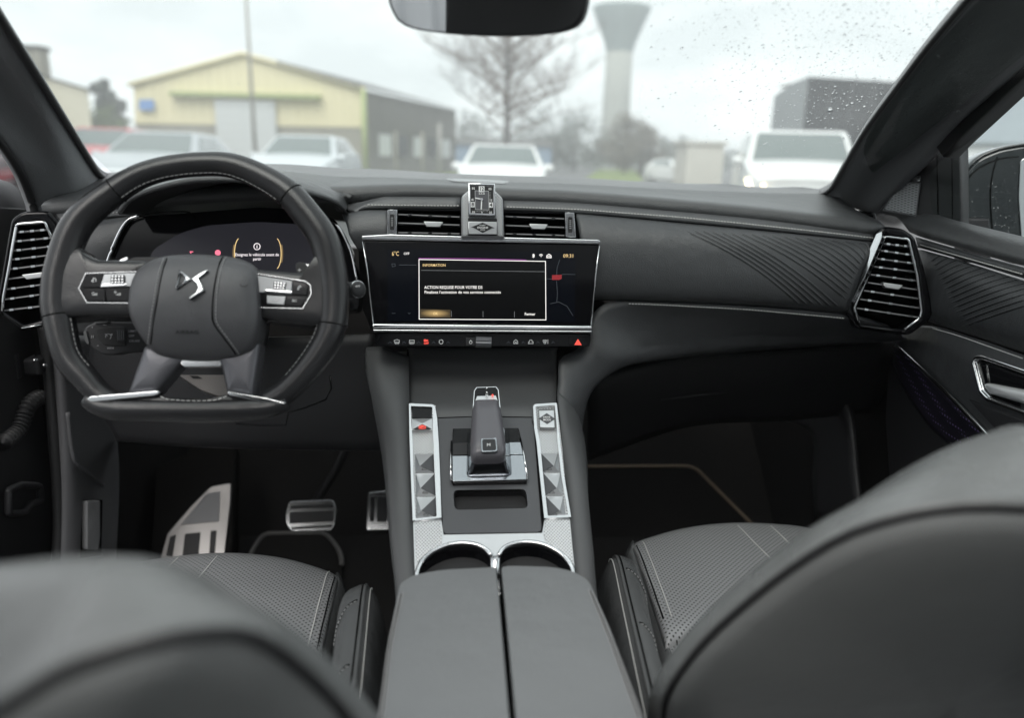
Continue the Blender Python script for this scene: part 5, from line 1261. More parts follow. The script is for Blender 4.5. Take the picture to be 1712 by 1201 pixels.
dq = sheet('quilted_panel', [XS([(1534, 417, .722), (1550, 420, .716), (1620, 440, .713), (1712, 469, .713), (1820, 500, .713)]), XS([(1540, 450, .705), (1560, 455, .700), (1630, 478, .697), (1712, 505, .697), (1820, 538, .697)]),
                             XS([(1548, 510, .702), (1565, 516, .698), (1635, 537, .695), (1712, 560, .695), (1820, 595, .695)]), XS([(1552, 538, .716), (1566, 542, .712), (1635, 564, .71), (1712, 590, .71), (1820, 628, .71)])], M_leather, dr, 30, 20, .006, idx=True)
T = bvh(dq)
for i in range(15):
    x0, y0 = 1556+i*3.2, 437+i*8.0
    L = 36+i*13
    pts = [(x0+L*u, y0-(.42-.0085*i)*L*u-5*math.sin(math.pi*u)) for u in [k/12 for k in range(13)]]
    P = on(T, pts, -.0011)
    if len(P) > 4:
        tube('pleat', cr(P, 24), lambda u: .0017*min(1, 10*u+.15, 10*(1-u)+.15), M_leather, dq, 8)
        tube('pleat_fold', cr(on(T, [(x+.8, y+2.0) for x, y in pts[1:-1]], -.0001), 20), .0006, M_seam, dq, 5)
dlw = sheet('lower_panel', [XS([(1500, 548, .74), (1560, 546, .716), (1640, 569, .713), (1712, 594, .713), (1820, 632, .713)]), XS([(1497, 562, .728), (1570, 585, .708), (1640, 620, .70), (1712, 655, .70), (1820, 700, .70)]),
                            XS([(1497, 574, .725), (1575, 640, .712), (1660, 715, .70), (1712, 750, .70), (1820, 800, .70)]), XS([(1495, 580, .735), (1572, 652, .722), (1655, 735, .715), (1712, 780, .715), (1820, 850, .715)])], M_leather, dr, 30, 20, .006, idx=True)
stitch('stitching', on(dlw, [(1560, 549.5), (1600, 561), (1660, 582), (1711, 600)]), dr, .0050, .0030, .0016)
dlo = plate('door_lower', [pX(*q, .745) for q in [(1488, 560), (1900, 640), (1900, 1300), (1500, 1000), (1480, 700)]], (-1, 0, 0), .03, M_plastic, dr, .002)
stp = on(dlw, [(1503, 581), (1540, 614), (1600, 672), (1640, 713), (1657, 730)], .003)
tube('chrome_strip', cr([pX(1499, 578, .715), pX(1540, 616, .71), pX(1600, 674, .705), pX(1655, 732, .70), pX(1700, 778, .70)], 30), lambda u: .002+.004*u, M_chrome, dr, 8)
m_grl = mat('speaker_mesh', (.010, .008, .018), .5)
tn = m_grl.node_tree; v1 = tn.nodes.new('ShaderNodeTexVoronoi'); v1.inputs['Randomness'].default_value = 0; v1.inputs['Scale'].default_value = 130; v1.voronoi_dimensions = '3D'
tcn = tn.nodes.new('ShaderNodeTexCoord'); rmp = tn.nodes.new('ShaderNodeValToRGB'); rmp.color_ramp.elements[0].color = (.28, .20, .50, 1); rmp.color_ramp.elements[1].color = (.008, .006, .014, 1); rmp.color_ramp.elements[0].position = .16; rmp.color_ramp.elements[1].position = .24
tn.links.new(tcn.outputs['Object'], v1.inputs['Vector']); tn.links.new(v1.outputs['Distance'], rmp.inputs[0]); tn.links.new(rmp.outputs[0], tn.nodes['Principled BSDF'].inputs['Base Color'])
sheet('speaker_grille', [XS([(1496, 580, .73), (1540, 622, .725), (1600, 682, .72), (1655, 738, .718), (1700, 785, .718)]), XS([(1493, 590, .738), (1525, 640, .735), (1580, 705, .73), (1635, 750, .73), (1680, 800, .73)]), XS([(1492, 605, .742), (1510, 650, .742), (1555, 715, .742), (1615, 765, .742), (1660, 820, .742)])], m_grl, dr, 24, 10, .004, idx=True)
hq = [(1628, 604), (1633, 598), (1645, 598), (1712, 621), (1790, 648), (1790, 722), (1712, 690), (1652, 668), (1640, 655)]
PDh = Plane(pX(1680, 640, .699), (-1, -.05, .06))
hz2 = plate('handle_bezel', [PDh(q.x, q.y, .003) for q in rnd(hq, 4)], PDh.n, .006, M_chrome, dr, .0012, holes=[[PDh(q.x, q.y, .003) for q in rnd([(1633, 606), (1637, 602), (1646, 602), (1712, 625), (1786, 651), (1786, 716), (1712, 684.5), (1655, 663), (1645, 652)], 4)]])
tube('handle_ring', [PDh(q.x, q.y, .004) for q in rnd(hq, 4)], .0034, M_chrome, dr, 8, closed=True)
plate('handle_recess', [PDh(q.x, q.y, .001) for q in rnd(hq, 4)], PDh.n, .004, M_gloss, dr)
sheet('handle_cup', [[PDh(1648, 606, .0015), PDh(1690, 620, .0015), PDh(1786, 652, .0015)], [PDh(1650, 625, .0035), PDh(1692, 640, .004), PDh(1786, 672, .005)], [PDh(1652, 648, .0015), PDh(1700, 662, .0015), PDh(1786, 690, .0015)]], M_gloss, dr, 14, 8, .001, idx=True)
dome('handle_lever', [PDh(q.x, q.y, .006) for q in rnd([(1646, 643), (1652, 641), (1712, 652), (1786, 668), (1786, 700), (1712, 675), (1655, 658)], 4)], PDh.n, .010, M_tab, dr, 6, 2.0, .006)
plate('armrest_pad', [pX(*q, .694) for q in [(1617, 668), (1712, 703), (1820, 745), (1820, 860), (1700, 760)]], (-1, 0, .05), .02, M_plastic, dr, .003)
# mirror triangle with its speaker, window frame and glass
PT2 = Plane(pX(1520, 320, .722), (-.95, -.3, .05))
tri = plate('mirror_triangle', PT2.many([(1574, 228), (1604, 231), (1606, 386), (1560, 375), (1468, 356), (1470, 350), (1500, 312)]), PT2.n, .02, M_plastic, dr, .002)
plate('tweeter_grille', [PT2(q.x, q.y, .003) for q in rnd([(1506, 306), (1537, 307), (1530, 359.5), (1478, 350.5)], 4)], PT2.n, .003, M_knurlc, tri, .0008)
ribbons('tweeter_frame', PT2, [[(1505, 305), (1538, 306), (1531, 361), (1476.5, 351.5), (1505, 305)]], 1.3, M_pillar, tri, .0036)
bd = plate('tweeter_badge', PT2.many([(1513, 294), (1539, 294.3), (1537.8, 303), (1506, 301.8)], .003), PT2.n, .002, M_satin, tri, .0004)
text('lettering', 'FOCAL', PT2, 1524.5, 298.6, 3.2, M_grey, bd, .0034, wpx=20, bold=.01)
ribbons('frame_joint', PT2, [[(1566, 240), (1568, 374)], [(1591, 238), (1592, 382)]], 1.2, M_seam, tri, .0010)
plate('window_frame', [pX(*q, .705) for q in [(1800, 5), (1712, 86), (1590, 204), (1560, 240), (1575, 262), (1602, 234), (1712, 129), (1800, 50)]], (-1, -.2, .1), .03, M_rubber, dr, .003)
m_sg = bpy.data.materials.new('door_glass'); m_sg.use_nodes = True
n_ = m_sg.node_tree.nodes; l_ = m_sg.node_tree.links; n_.remove(n_['Principled BSDF'])
tr = n_.new('ShaderNodeBsdfTransparent'); tr.inputs[0].default_value = (.90, .95, .94, 1); gl = n_.new('ShaderNodeBsdfGlossy'); gl.inputs['Roughness'].default_value = .02
fz = n_.new('ShaderNodeFresnel'); fz.inputs[0].default_value = 1.3; m2 = n_.new('ShaderNodeMixShader')
l_.new(fz.outputs[0], m2.inputs[0]); l_.new(tr.outputs[0], m2.inputs[1]); l_.new(gl.outputs[0], m2.inputs[2]); l_.new(m2.outputs[0], n_['Material Output'].inputs[0])
mesh('window_glass', [(.745, 1.25, 1.20), (.745, .2, 1.15), (.66, .2, 1.55), (.665, 1.0, 1.50), (.72, 1.25, 1.30)], [(0, 1, 2, 3, 4)], m_sg, dr, False)

# ================================================================ WING MIRROR OUTSIDE THE PASSENGER WINDOW
wm = thing('wing_mirror', 'black wing mirror speckled with rain outside the passenger window', 'wing mirror', (.95, 1.35, 1.2))
PM = Plane(pY(1700, 330, 1.33), (-.25, -.96, .0))
mo = [PM(q.x, q.y) for q in rnd([(1603, 400), (1603, 315), (1613, 290), (1638, 264), (1672, 250), (1712, 243), (1830, 238), (1850, 300), (1840, 425), (1700, 440)], 12)]
m_body = mat('wing_mirror_paint', (.012, .016, .017), .12, coat=.6)
ms_ = [[p for p in mo+[mo[0]]]]
c = sum(mo, V())/len(mo)
for t, sc_ in ((.03, 1.0), (.08, .93), (.13, .75), (.16, .45)): ms_.append([c+(p-c)*sc_-PM.n*t for p in mo+[mo[0]]])
hs = sheet('mirror_housing', ms_, m_body, wm, 60, 14, .004, straight=True)
plate('mirror_face', [c+(p-c)*.995+PM.n*.001 for p in mo], PM.n, .02, m_body, wm, .006, seg=3)
tube('housing_joint', cr([PM(*q, .0024) for q in [(1604, 322), (1630, 286), (1670, 266), (1703, 262)]], 20), .0012, M_seam, wm, 5)
tube('housing_joint', cr([PM(*q, .0024) for q in [(1668, 262), (1660, 290), (1656, 330), (1660, 400)]], 20), .001, M_seam, wm, 5)
m_mir = mat('mirror_glass', (.85, .87, .87), .02, 1.)
plate('mirror_glass', [PM(q.x, q.y, .004) for q in rnd([(1706, 265), (1830, 255), (1828, 415), (1708, 405), (1703, 330)], 10)], PM.n, .003, m_mir, wm, .001)
plate('mirror_foot', [PM(*q, .03) for q in [(1612, 366), (1655, 366), (1658, 440), (1612, 440)]], PM.n, .05, M_plastic, wm, .004)
drops('raindrops', [(PM(rg.uniform(1606, 1705), rg.uniform(262, 390), .0012), rg.uniform(.0003, .0008)) for _ in range(80)], wm, PM.n, m_drop)

# ================================================================ REAR VIEW MIRROR
PR = Plane(pY(815, 30, .80), (-.262, -.945, -.118))
rm = thing('rear_view_mirror', 'black framed rear view mirror at the top of the windscreen', 'rear view mirror', PR(815, 0))
ro = [(646, -40), (648, 0), (655, 20), (668, 38), (700, 50), (760, 57), (830, 60), (905, 57), (950, 49), (970, 36), (980, 10), (985, -40), (980, -75), (960, -90), (660, -85)]
rp_ = [PR(q.x, q.y, -.003) for q in cr([V((x, y, 0)) for x, y in ro], 60, True)]
plate('mirror_rim', rp_, PR.n, .02, M_black, rm, .003)
c = sum(rp_, V())/len(rp_)
dome('housing', [c+(p-c)*.99-PR.n*.018 for p in rp_], -PR.n, .03, M_plastic, rm, 7, 2.2)
plate('mirror_glass', [c+(p-c)*.965+PR.n*.0008 for p in rp_], PR.n, .002, m_mir, rm)
tube('mirror_stem', [c-PR.n*.04, c-PR.n*.06+V((0, 0, .05)), V((c.x, .74, wz(.74)-.004))], .011, M_plastic, rm, 10)
# unseen roof lining behind is added above, for darker reflections
# ================================================================ DRIVER'S DOOR OPENING
df_ = thing('door_frame', 'black painted door opening at the left with rubber seals', 'door frame', (-.8, 1.3, .7))
plate('hinge_pillar', [pX(*q, -.80) for q in [(-30, 345), (60, 350), (80, 560), (100, 700), (108, 1000), (-60, 1000)]], (1, -.2, 0), .05, M_gloss if False else M_black, df_, .003)
kick = sheet('kick_panel', [[pX(*q, -.765) for q in [(84, 560), (92, 640), (100, 760), (104, 860), (100, 1010)]], [pX(*q, -.752) for q in [(96, 560), (108, 650), (118, 760), (126, 860), (122, 1010)]],
                            [pX(*q, -.748) for q in [(130, 560), (150, 660), (160, 760), (160, 860), (152, 1010)]], [pX(*q, -.745) for q in [(170, 570), (186, 680), (190, 760), (188, 860), (178, 1010)]], [pX(*q, -.75) for q in [(185, 640), (194, 720), (199, 780), (198, 860), (190, 1010)]]], M_kick, df_, 30, 20, .006, idx=True)
tube('kick_ridge', cr(on(kick, [(112, 690), (118, 745), (126, 775), (150, 795), (172, 812)], .001), 24), .004, M_kick, df_, 8)
tube('door_seal', cr([pX(*q, -.775) for q in [(72, 540), (82, 620), (90, 720), (97, 820), (98, 900), (90, 1010)]], 40), .010, M_rubber, df_, 10)
tube('door_seal', cr([pX(*q, -.765) for q in [(90, 560), (98, 640), (106, 760), (110, 860), (106, 1010)]], 40), .004, M_plastic, df_, 8)
PK2 = Plane(pX(155, 880, -.742), (1, -.3, .1))
plate('lever_recess', [PK2(*q) for q in [(134, 836), (172, 836), (170, 930), (133, 935)]], PK2.n, .004, M_void, df_, .001)
plate('bonnet_lever', [PK2(q.x, q.y, .012) for q in rnd([(146, 838), (168, 837), (168, 900), (165, 921), (146, 920)], 3)], PK2.n, .012, M_pillar, df_, .002)
sil = thing('door_check_strap', 'black steel door check strap at the driver door hinge', 'door hinge', pX(50, 610, -.80))
tube('strap_arm', [pX(-20, 614, -.83), pX(24, 612, -.81), pX(58, 610, -.795)], .006, M_plastic, sil, 8)
box('strap_roller', pX(25, 612, -.805), (.012, .014, .045), M_plastic, sil, bevel=.003)
box('strap_bracket', pX(64, 609, -.79), (.03, .05, .03), M_plastic, sil, bevel=.006)
for q in ((58, 603), (74, 611)): dome('bolt', [pX(q[0]+math.cos(k)*4, q[1]+math.sin(k)*4, -.772) for k in [i*math.pi/6 for i in range(12)]], (1, -.3, .2), .006, M_satin, sil, 4, 2.5)
cbl = thing('cable_conduit', 'black corrugated rubber cable conduit in the door gap', 'cable', pX(35, 690, -.80))
cp_ = cr([pX(*q, -.795) for q in [(66, 664), (52, 672), (42, 686), (36, 704), (26, 724), (4, 742)]], 110)
tube('conduit', cp_, lambda u: .0125+.0028*math.sin(u*17*2*math.pi), M_rubber, cbl, 12)
hg = thing('hinge_bracket', 'black lower door hinge bracket at the left edge', 'door hinge', pX(40, 840, -.80))
tube('bracket_loop', [pX(q.x, q.y, -.79) for q in rnd([(14, 820), (34, 811), (66, 813), (68, 838), (52, 842), (40, 858), (14, 860)], 4)], .006, M_plastic, hg, 8, closed=True)
dd = thing('driver_door', 'dark driver door swung open beyond the left pillar', 'car door', (-.95, 1.35, .8))
plate('door_shell', [V(q) for q in [(-.84, 1.36, .40), (-1.75, 1.22, .40), (-1.75, 1.22, 1.15), (-.84, 1.36, 1.19)]], (.15, -1, 0), .06, M_black, dd, .01)
dome('mirror_housing', [pY(q.x, q.y, 1.38) for q in cr([V((*p, 0)) for p in [(-70, 300), (-20, 300), (12, 312), (28, 338), (34, 368), (20, 380), (-70, 380)]], 40, True)], (.1, -1, 0), .05, M_plastic, dd, 7, 2.4, .03)

# ================================================================ OUTSIDE
def at(x, y, D): return pY(x, y, D)
m_asph = mat('wet_asphalt', (.10, .10, .10), .55, bump=.6, bscale=90, var=.25, vscale=.35)
g = mesh('ground', [(-185, -18, 0), (185, -18, 0), (185, 186, 0), (-185, 186, 0)], [(0, 1, 2, 3)], m_asph, None, False); struct(g)
m_verge = mat('verge_grass', (.15, .20, .045), .9, bump=1, bscale=20, var=.5, vscale=1.2)
def patch(name, pts, m, z=.004):
    o = mesh(name, [(x, y, z) for x, y in pts], [tuple(range(len(pts)))], m, None, False); struct(o); return o
patch('grass_verge', [(6.2, 43), (9.8, 43), (25, 112), (19, 112)], m_verge)
patch('grass_verge', [(-7, 38), (-.6, 38), (-.8, 66), (-6.5, 50)], m_verge, .006)
m_path = mat('pale_kerb_concrete', (.33, .32, .30), .8, var=.2, vscale=3)
patch('pavement', [(-.5, 26), (40, 26), (40, 30), (-.5, 30)], m_path, .010)

# ---- warehouse
m_yel = mat('yellow_cladding', (.80, .72, .47), .6, var=.06, vscale=.6)
m_crm = mat('cream_render', (.62, .58, .46), .8, var=.06, vscale=.6)
m_conc = mat('grey_concrete', (.30, .285, .24), .85, var=.18, vscale=.8)
m_roof = mat('dark_roof_sheet', (.075, .075, .07), .7, var=.2, vscale=1)
m_door = mat('white_shutter', (.62, .64, .64), .5)
m_green = mat('green_trim', (.36, .42, .17), .5)
m_dkgl = mat('dark_window_glass', (.03, .04, .045), .15)
m_blue = mat('blue_sign', (.16, .30, .62), .5)
wh = thing('warehouse', 'long yellow warehouse with a gable front and white shutter door', 'warehouse', at(410, 235, 50))
D = 50
a, b, pk_ = at(223, 142, D), at(606, 150, D), at(406, 92, D)
gz = lambda p: V((p.x, p.y, 0))
lo1, lo2 = at(226, 206, D), at(606, 213, D)
back = V((5.9, 17, 0))
mesh('gable_wall', [lo1, lo2, b, pk_, a, gz(a), gz(b)], [(0, 1, 2, 3, 4)], m_yel, wh, False)
def slab(name, q, n, th, m, par): return plate(name, [V(p) for p in q], n, th, m, par)
slab('plinth_wall', [gz(a), gz(b), lo2, lo1], (0, -1, 0), .3, m_conc, wh)
ys = [a.lerp(pk_, t) for t in (0, 1)]
for i in range(24):                                   # cladding sheets, each with its own joint
    x0 = a.x+(b.x-a.x)*i/24; x1 = a.x+(b.x-a.x)*(i+1)/24-.02
    tz = lambda x: a.z+(pk_.z-a.z)*(x-a.x)/(pk_.x-a.x) if x < pk_.x else b.z+(pk_.z-b.z)*(b.x-x)/(b.x-pk_.x)
    slab('cladding_panel', [(x0, D-.06, lo1.z+(lo2.z-lo1.z)*i/24), (x1, D-.06, lo1.z+(lo2.z-lo1.z)*(i+1)/24), (x1, D-.06, tz(x1)), (x0, D-.06, tz(x0))], (0, -1, 0), .05, m_yel, wh)
d1, d2 = at(358, 166, D-.3), at(459, 168, D-.3)
sh = slab('shutter_door', [gz(d1), gz(d2), d2, d1], (0, -1, 0), .1, m_door, wh)
for k in range(9): slab('shutter_slat', [(d1.x, D-.34, k*d1.z/9+.04), (d2.x, D-.34, k*d1.z/9+.04), (d2.x, D-.34, (k+1)*d1.z/9), (d1.x, D-.34, (k+1)*d1.z/9)], (0, -1, 0), .03, m_door, sh)
slab('green_canopy', [at(282, 152, D-.6), at(535, 158, D-.6), at(535, 165, D-.6), at(282, 159, D-.6)], (0, -1, 0), .5, m_green, wh)
slab('blue_sign', [at(232, 166, D-.3), at(257, 166, D-.3), at(257, 184, D-.3), at(232, 184, D-.3)], (0, -1, 0), .08, m_blue, wh)
tube('gable_trim', [a+V((-.2, -.2, 0)), pk_+V((0, -.2, .1)), b+V((.2, -.2, 0))], .16, m_yel, wh, 6)
sideT = at(762, 184, 67)
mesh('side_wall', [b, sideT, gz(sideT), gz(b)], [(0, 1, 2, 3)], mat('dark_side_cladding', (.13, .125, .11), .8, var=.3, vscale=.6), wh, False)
tube('corner_post', [gz(b)+V((.1, -.3, 0)), b+V((.1, -.3, 0))], .18, m_green, wh, 6)
pk2 = pk_+(sideT-b); pk2.z = pk_.z
mesh('roof', [a+V((-.4, -.3, .05)), pk_+V((0, -.3, .2)), pk2, V((a.x+sideT.x-b.x, sideT.y, a.z)), b+V((.5, -.3, .05)), sideT+V((.5, 0, 0))], [(0, 1, 2, 3), (1, 4, 5, 2)], m_roof, wh, False)
for i in range(14):
    p, q = pk_.lerp(b, .30+.05*i), pk_.lerp(b, .30+.05*i+.03)
    slab('roof_sheet', [p+V((0, -.35, .28)), q+V((0, -.35, .28)), q+V((0, -.35, -.02)), p+V((0, -.35, -.02))], (0, -1, 0), .3, m_roof, wh)
for i in range(5):
    p, q = b.lerp(sideT, .12+.17*i), b.lerp(sideT, .12+.17*i+.11)
    n = V((1, -.35, 0)).normalized()
    slab('side_window', [V((p.x, p.y, 2.6))+n*.1, V((q.x, q.y, 2.6))+n*.1, V((q.x, q.y, 1.2))+n*.1, V((p.x, p.y, 1.2))+n*.1], n, .06, m_dkgl if i % 2 else m_door, wh)
for q in (662, 706, 735):
    p = at(q, 240, 45); slabp = V((p.x, p.y, 0))
    o = tube('fence_post', [slabp, V((p.x, p.y, 2.6 if q != 735 else 3.1))], .11 if q == 735 else .07, m_conc if q != 735 else m_path, None, 8)
    o['label'] = {662: 'thin grey post before the dark side wall of the warehouse', 706: 'grey post between the two others along the warehouse side', 735: 'thick pale post near the end of the warehouse'}[q]; o['category'] = 'post'; o['group'] = 'posts along the warehouse'
# ---- left cream building
lb_ = thing('cream_building', 'cream gabled building with a stubby chimney behind the left pillar', 'building', at(100, 215, 42))
q1, q2, q3 = at(-60, 140, 42), at(146, 150, 42), at(50, 122, 42)
mesh('wall', [gz(q1), gz(q2), q2, q3, q1], [(0, 1, 2, 3, 4)], m_crm, lb_, False)
e1, e2 = q2+V((q2.x*.2, 42*.2, 0)), q3+V((q2.x*.2, 42*.2, 0))
mesh('side_wall', [gz(q2), gz(e1), e1, q2], [(0, 1, 2, 3)], m_crm, lb_, False)
mesh('roof', [q3+V((0, -.2, .1)), q2+V((.2, -.2, .05)), e1, e2], [(0, 1, 2, 3)], m_roof, lb_, False)
c = at(64, 118, 43)
box('chimney', (c.x, c.y, c.z+.1), (.85, .85, 1.9), m_conc, lb_, bevel=.04)
box('chimney_cap', (c.x, c.y, c.z+1.1), (1.05, 1.05, .18), m_roof, lb_, bevel=.03)
# ---- lamp post
p = at(426, 240, 33)
lp = thing('lamp_post', 'thin grey lamp post in front of the warehouse gable', 'lamp post', V((p.x, p.y, 0)))
tube('pole', [V((p.x, p.y, 0)), V((p.x, p.y, 9))], lambda u: .09-.04*u, m_conc, lp, 10)
tube('arm', [V((p.x, p.y, 8.9)), V((p.x-.5, p.y, 9.2)), V((p.x-1.2, p.y, 9.25))], .04, m_conc, lp, 8)
box('lamp_head', (p.x-1.4, p.y, 9.22), (.6, .25, .12), m_roof, lp, bevel=.03)
# ---- water tower
m_tw = mat('tower_concrete', (.34, .35, .32), .85, var=.12, vscale=.15)
m_tb = mat('tower_bowl', (.20, .25, .25), .8, var=.12, vscale=.15)
wt = thing('water_tower', 'tall pale concrete water tower with a flared bowl', 'water tower', V((at(1038, 210, 160).x, 160, 0)))
tp = at(1040, 10, 160); hT = tp.z; cxw = tp.x
def lathe(name, prof, cx, cy, m, par, n=28, flutes=0):
    vs = []; fs = []
    for r, z in prof:
        for k in range(n):
            rr3 = r*(1+(.03*math.cos(k*math.pi) if flutes else 0))
            vs.append(V((cx+rr3*math.cos(2*math.pi*k/n), cy+rr3*math.sin(2*math.pi*k/n), z)))
    for j in range(len(prof)-1):
        for k in range(n): fs.append((j*n+k, j*n+(k+1) % n, (j+1)*n+(k+1) % n, (j+1)*n+k))
    fs.append(tuple((len(prof)-1)*n+k for k in range(n)))
    return mesh(name, vs, fs, m, par, True)
s_ = 160/1256
lathe('shaft', [(24*s_, 0), (23*s_, 8), (21.5*s_, hT*.45), (21*s_, hT-8.4)], cxw, 160, m_tw, wt, 24)
lathe('bowl', [(20*s_, hT-9), (21.5*s_, hT-8), (25*s_, hT-6.5), (33*s_, hT-3.8), (44*s_, hT-.7), (44*s_, hT-.1), (38*s_, hT)], cxw, 160, m_tb, wt, 32, 1)
# ---- trailer
m_trl = mat('black_trailer', (.030, .033, .038), .5, var=.1, vscale=2)
m_trg = mat('grey_trailer_front', (.26, .28, .29), .5, var=.1, vscale=2)
tl = thing('truck_trailer', 'tall black box trailer parked behind the white van', 'trailer', V((at(1410, 290, 17).x, 17, 0)))
A_, B_ = at(1352, 128, 17), at(1550, 128, 17.5)
z0 = .9
tbx = [V((A_.x, 17, z0)), V((B_.x, 17.6, z0)), V((B_.x, 17.6, A_.z)), V((A_.x, 17, A_.z))]
plate('side_panel', tbx, (0.05, -1, 0), .08, m_trl, tl, .02)
E1 = at(1294, 160, 18.6); E2 = at(1326, 127, 18.4)
plate('front_panel', [V((A_.x-.01, 17, z0)), V((A_.x-.01, 17, A_.z)), V((E2.x, 18.3, A_.z+.02)), V((E1.x, 18.6, E1.z)), V((E1.x, 18.6, z0))], (-.75, -.66, 0), .08, m_trg, tl, .02)
mesh('roof_panel', [tbx[3], tbx[2], tbx[2]+V((0, 2.4, 0)), V((E2.x, 19.4, A_.z)), V((E2.x, 18.3, A_.z))], [(0, 1, 2, 3, 4)], m_trg, tl, False)
for k in range(4):
    x = A_.x+.6+k*.62
    tube('wheel', [V((x, 17.1, .5)), V((x, 17.4, .5))], .5, M_rubber, tl, 18)
for k in range(1, 5): tube('panel_rib', [V((A_.x+.52*k, 16.98+.04*k, z0)), V((A_.x+.52*k, 16.98+.04*k, A_.z))], .02, m_trl, tl, 6)
# ---- building beyond the passenger window
bb = thing('commercial_building', 'white and grey commercial building beyond the passenger window', 'building', (22, 24, 0))
m_bw = mat('white_render', (.78, .80, .79), .8, var=.1, vscale=1); m_bg = mat('grey_cladding', (.42, .47, .50), .6, var=.15, vscale=1)
mesh('wall', [(16.8, 27, 0), (40, 10, 0), (40, 10, 3.0), (16.8, 27, 3.0)], [(0, 1, 2, 3)], m_bw, bb, False)
nb_ = V((-16, -27, 0)).normalized()
slab('fascia_band', [V((16.8, 27, 2.2))+nb_*.2, V((40, 10, 2.2))+nb_*.2, V((40, 10, 4.6))+nb_*.2, V((16.8, 27, 4.6))+nb_*.2], nb_, .4, m_bg, bb)
mesh('roof', [V((16.6, 27, 4.6))+nb_*.3, V((40, 10, 4.6))+nb_*.3, (48, 22, 5.6), (23, 38, 5.6)], [(0, 1, 2, 3)], m_bg, bb, False)
for t0, t1, zz0, zz1, m, nm in ((.22, .30, 3.2, 4.3, m_blue, 'blue_sign'), (.10, .16, .6, 1.7, m_blue, 'blue_poster'), (.19, .23, .1, 2.1, m_dkgl, 'door'), (.26, .33, .8, 2.0, m_dkgl, 'window'), (.36, .42, .8, 2.0, m_dkgl, 'window')):
    p, q = V((16.8, 27, 0)).lerp(V((40, 10, 0)), t0), V((16.8, 27, 0)).lerp(V((40, 10, 0)), t1)
    slab(nm, [V((p.x, p.y, zz0))+nb_*(.3 if zz0 > 2 else .12), V((q.x, q.y, zz0))+nb_*(.3 if zz0 > 2 else .12), V((q.x, q.y, zz1))+nb_*(.3 if zz0 > 2 else .12), V((p.x, p.y, zz1))+nb_*(.3 if zz0 > 2 else .12)], nb_, .06, m, bb)
# ---- corrugated wall behind the car, seen in the mirror
m_cor = mat('corrugated_sheet', (.70, .71, .72), .5, var=.08, vscale=1)
cw = thing('corrugated_shed', 'grey corrugated shed behind the car, reflected in the rear view mirror', 'shed', (-4, -7, 0))
vs = []; fs = []
xs_ = []; x = -14.
while x < 10: xs_ += [(x, 0), (x+.22, 0), (x+.24, .12), (x+.32, .12), (x+.34, 0)]; x += .5
for x, d in xs_: vs += [(x, -7+d, 0), (x, -7+d, 5.5)]
for i in range(len(xs_)-1): fs.append((2*i, 2*i+1, 2*i+3, 2*i+2))
mesh('corrugated_wall', vs, fs, m_cor, cw, False)
mesh('roof', [(-14, -6.8, 5.5), (10, -6.8, 5.5), (10, -15, 7), (-14, -15, 7)], [(0, 1, 2, 3)], m_roof, cw, False)

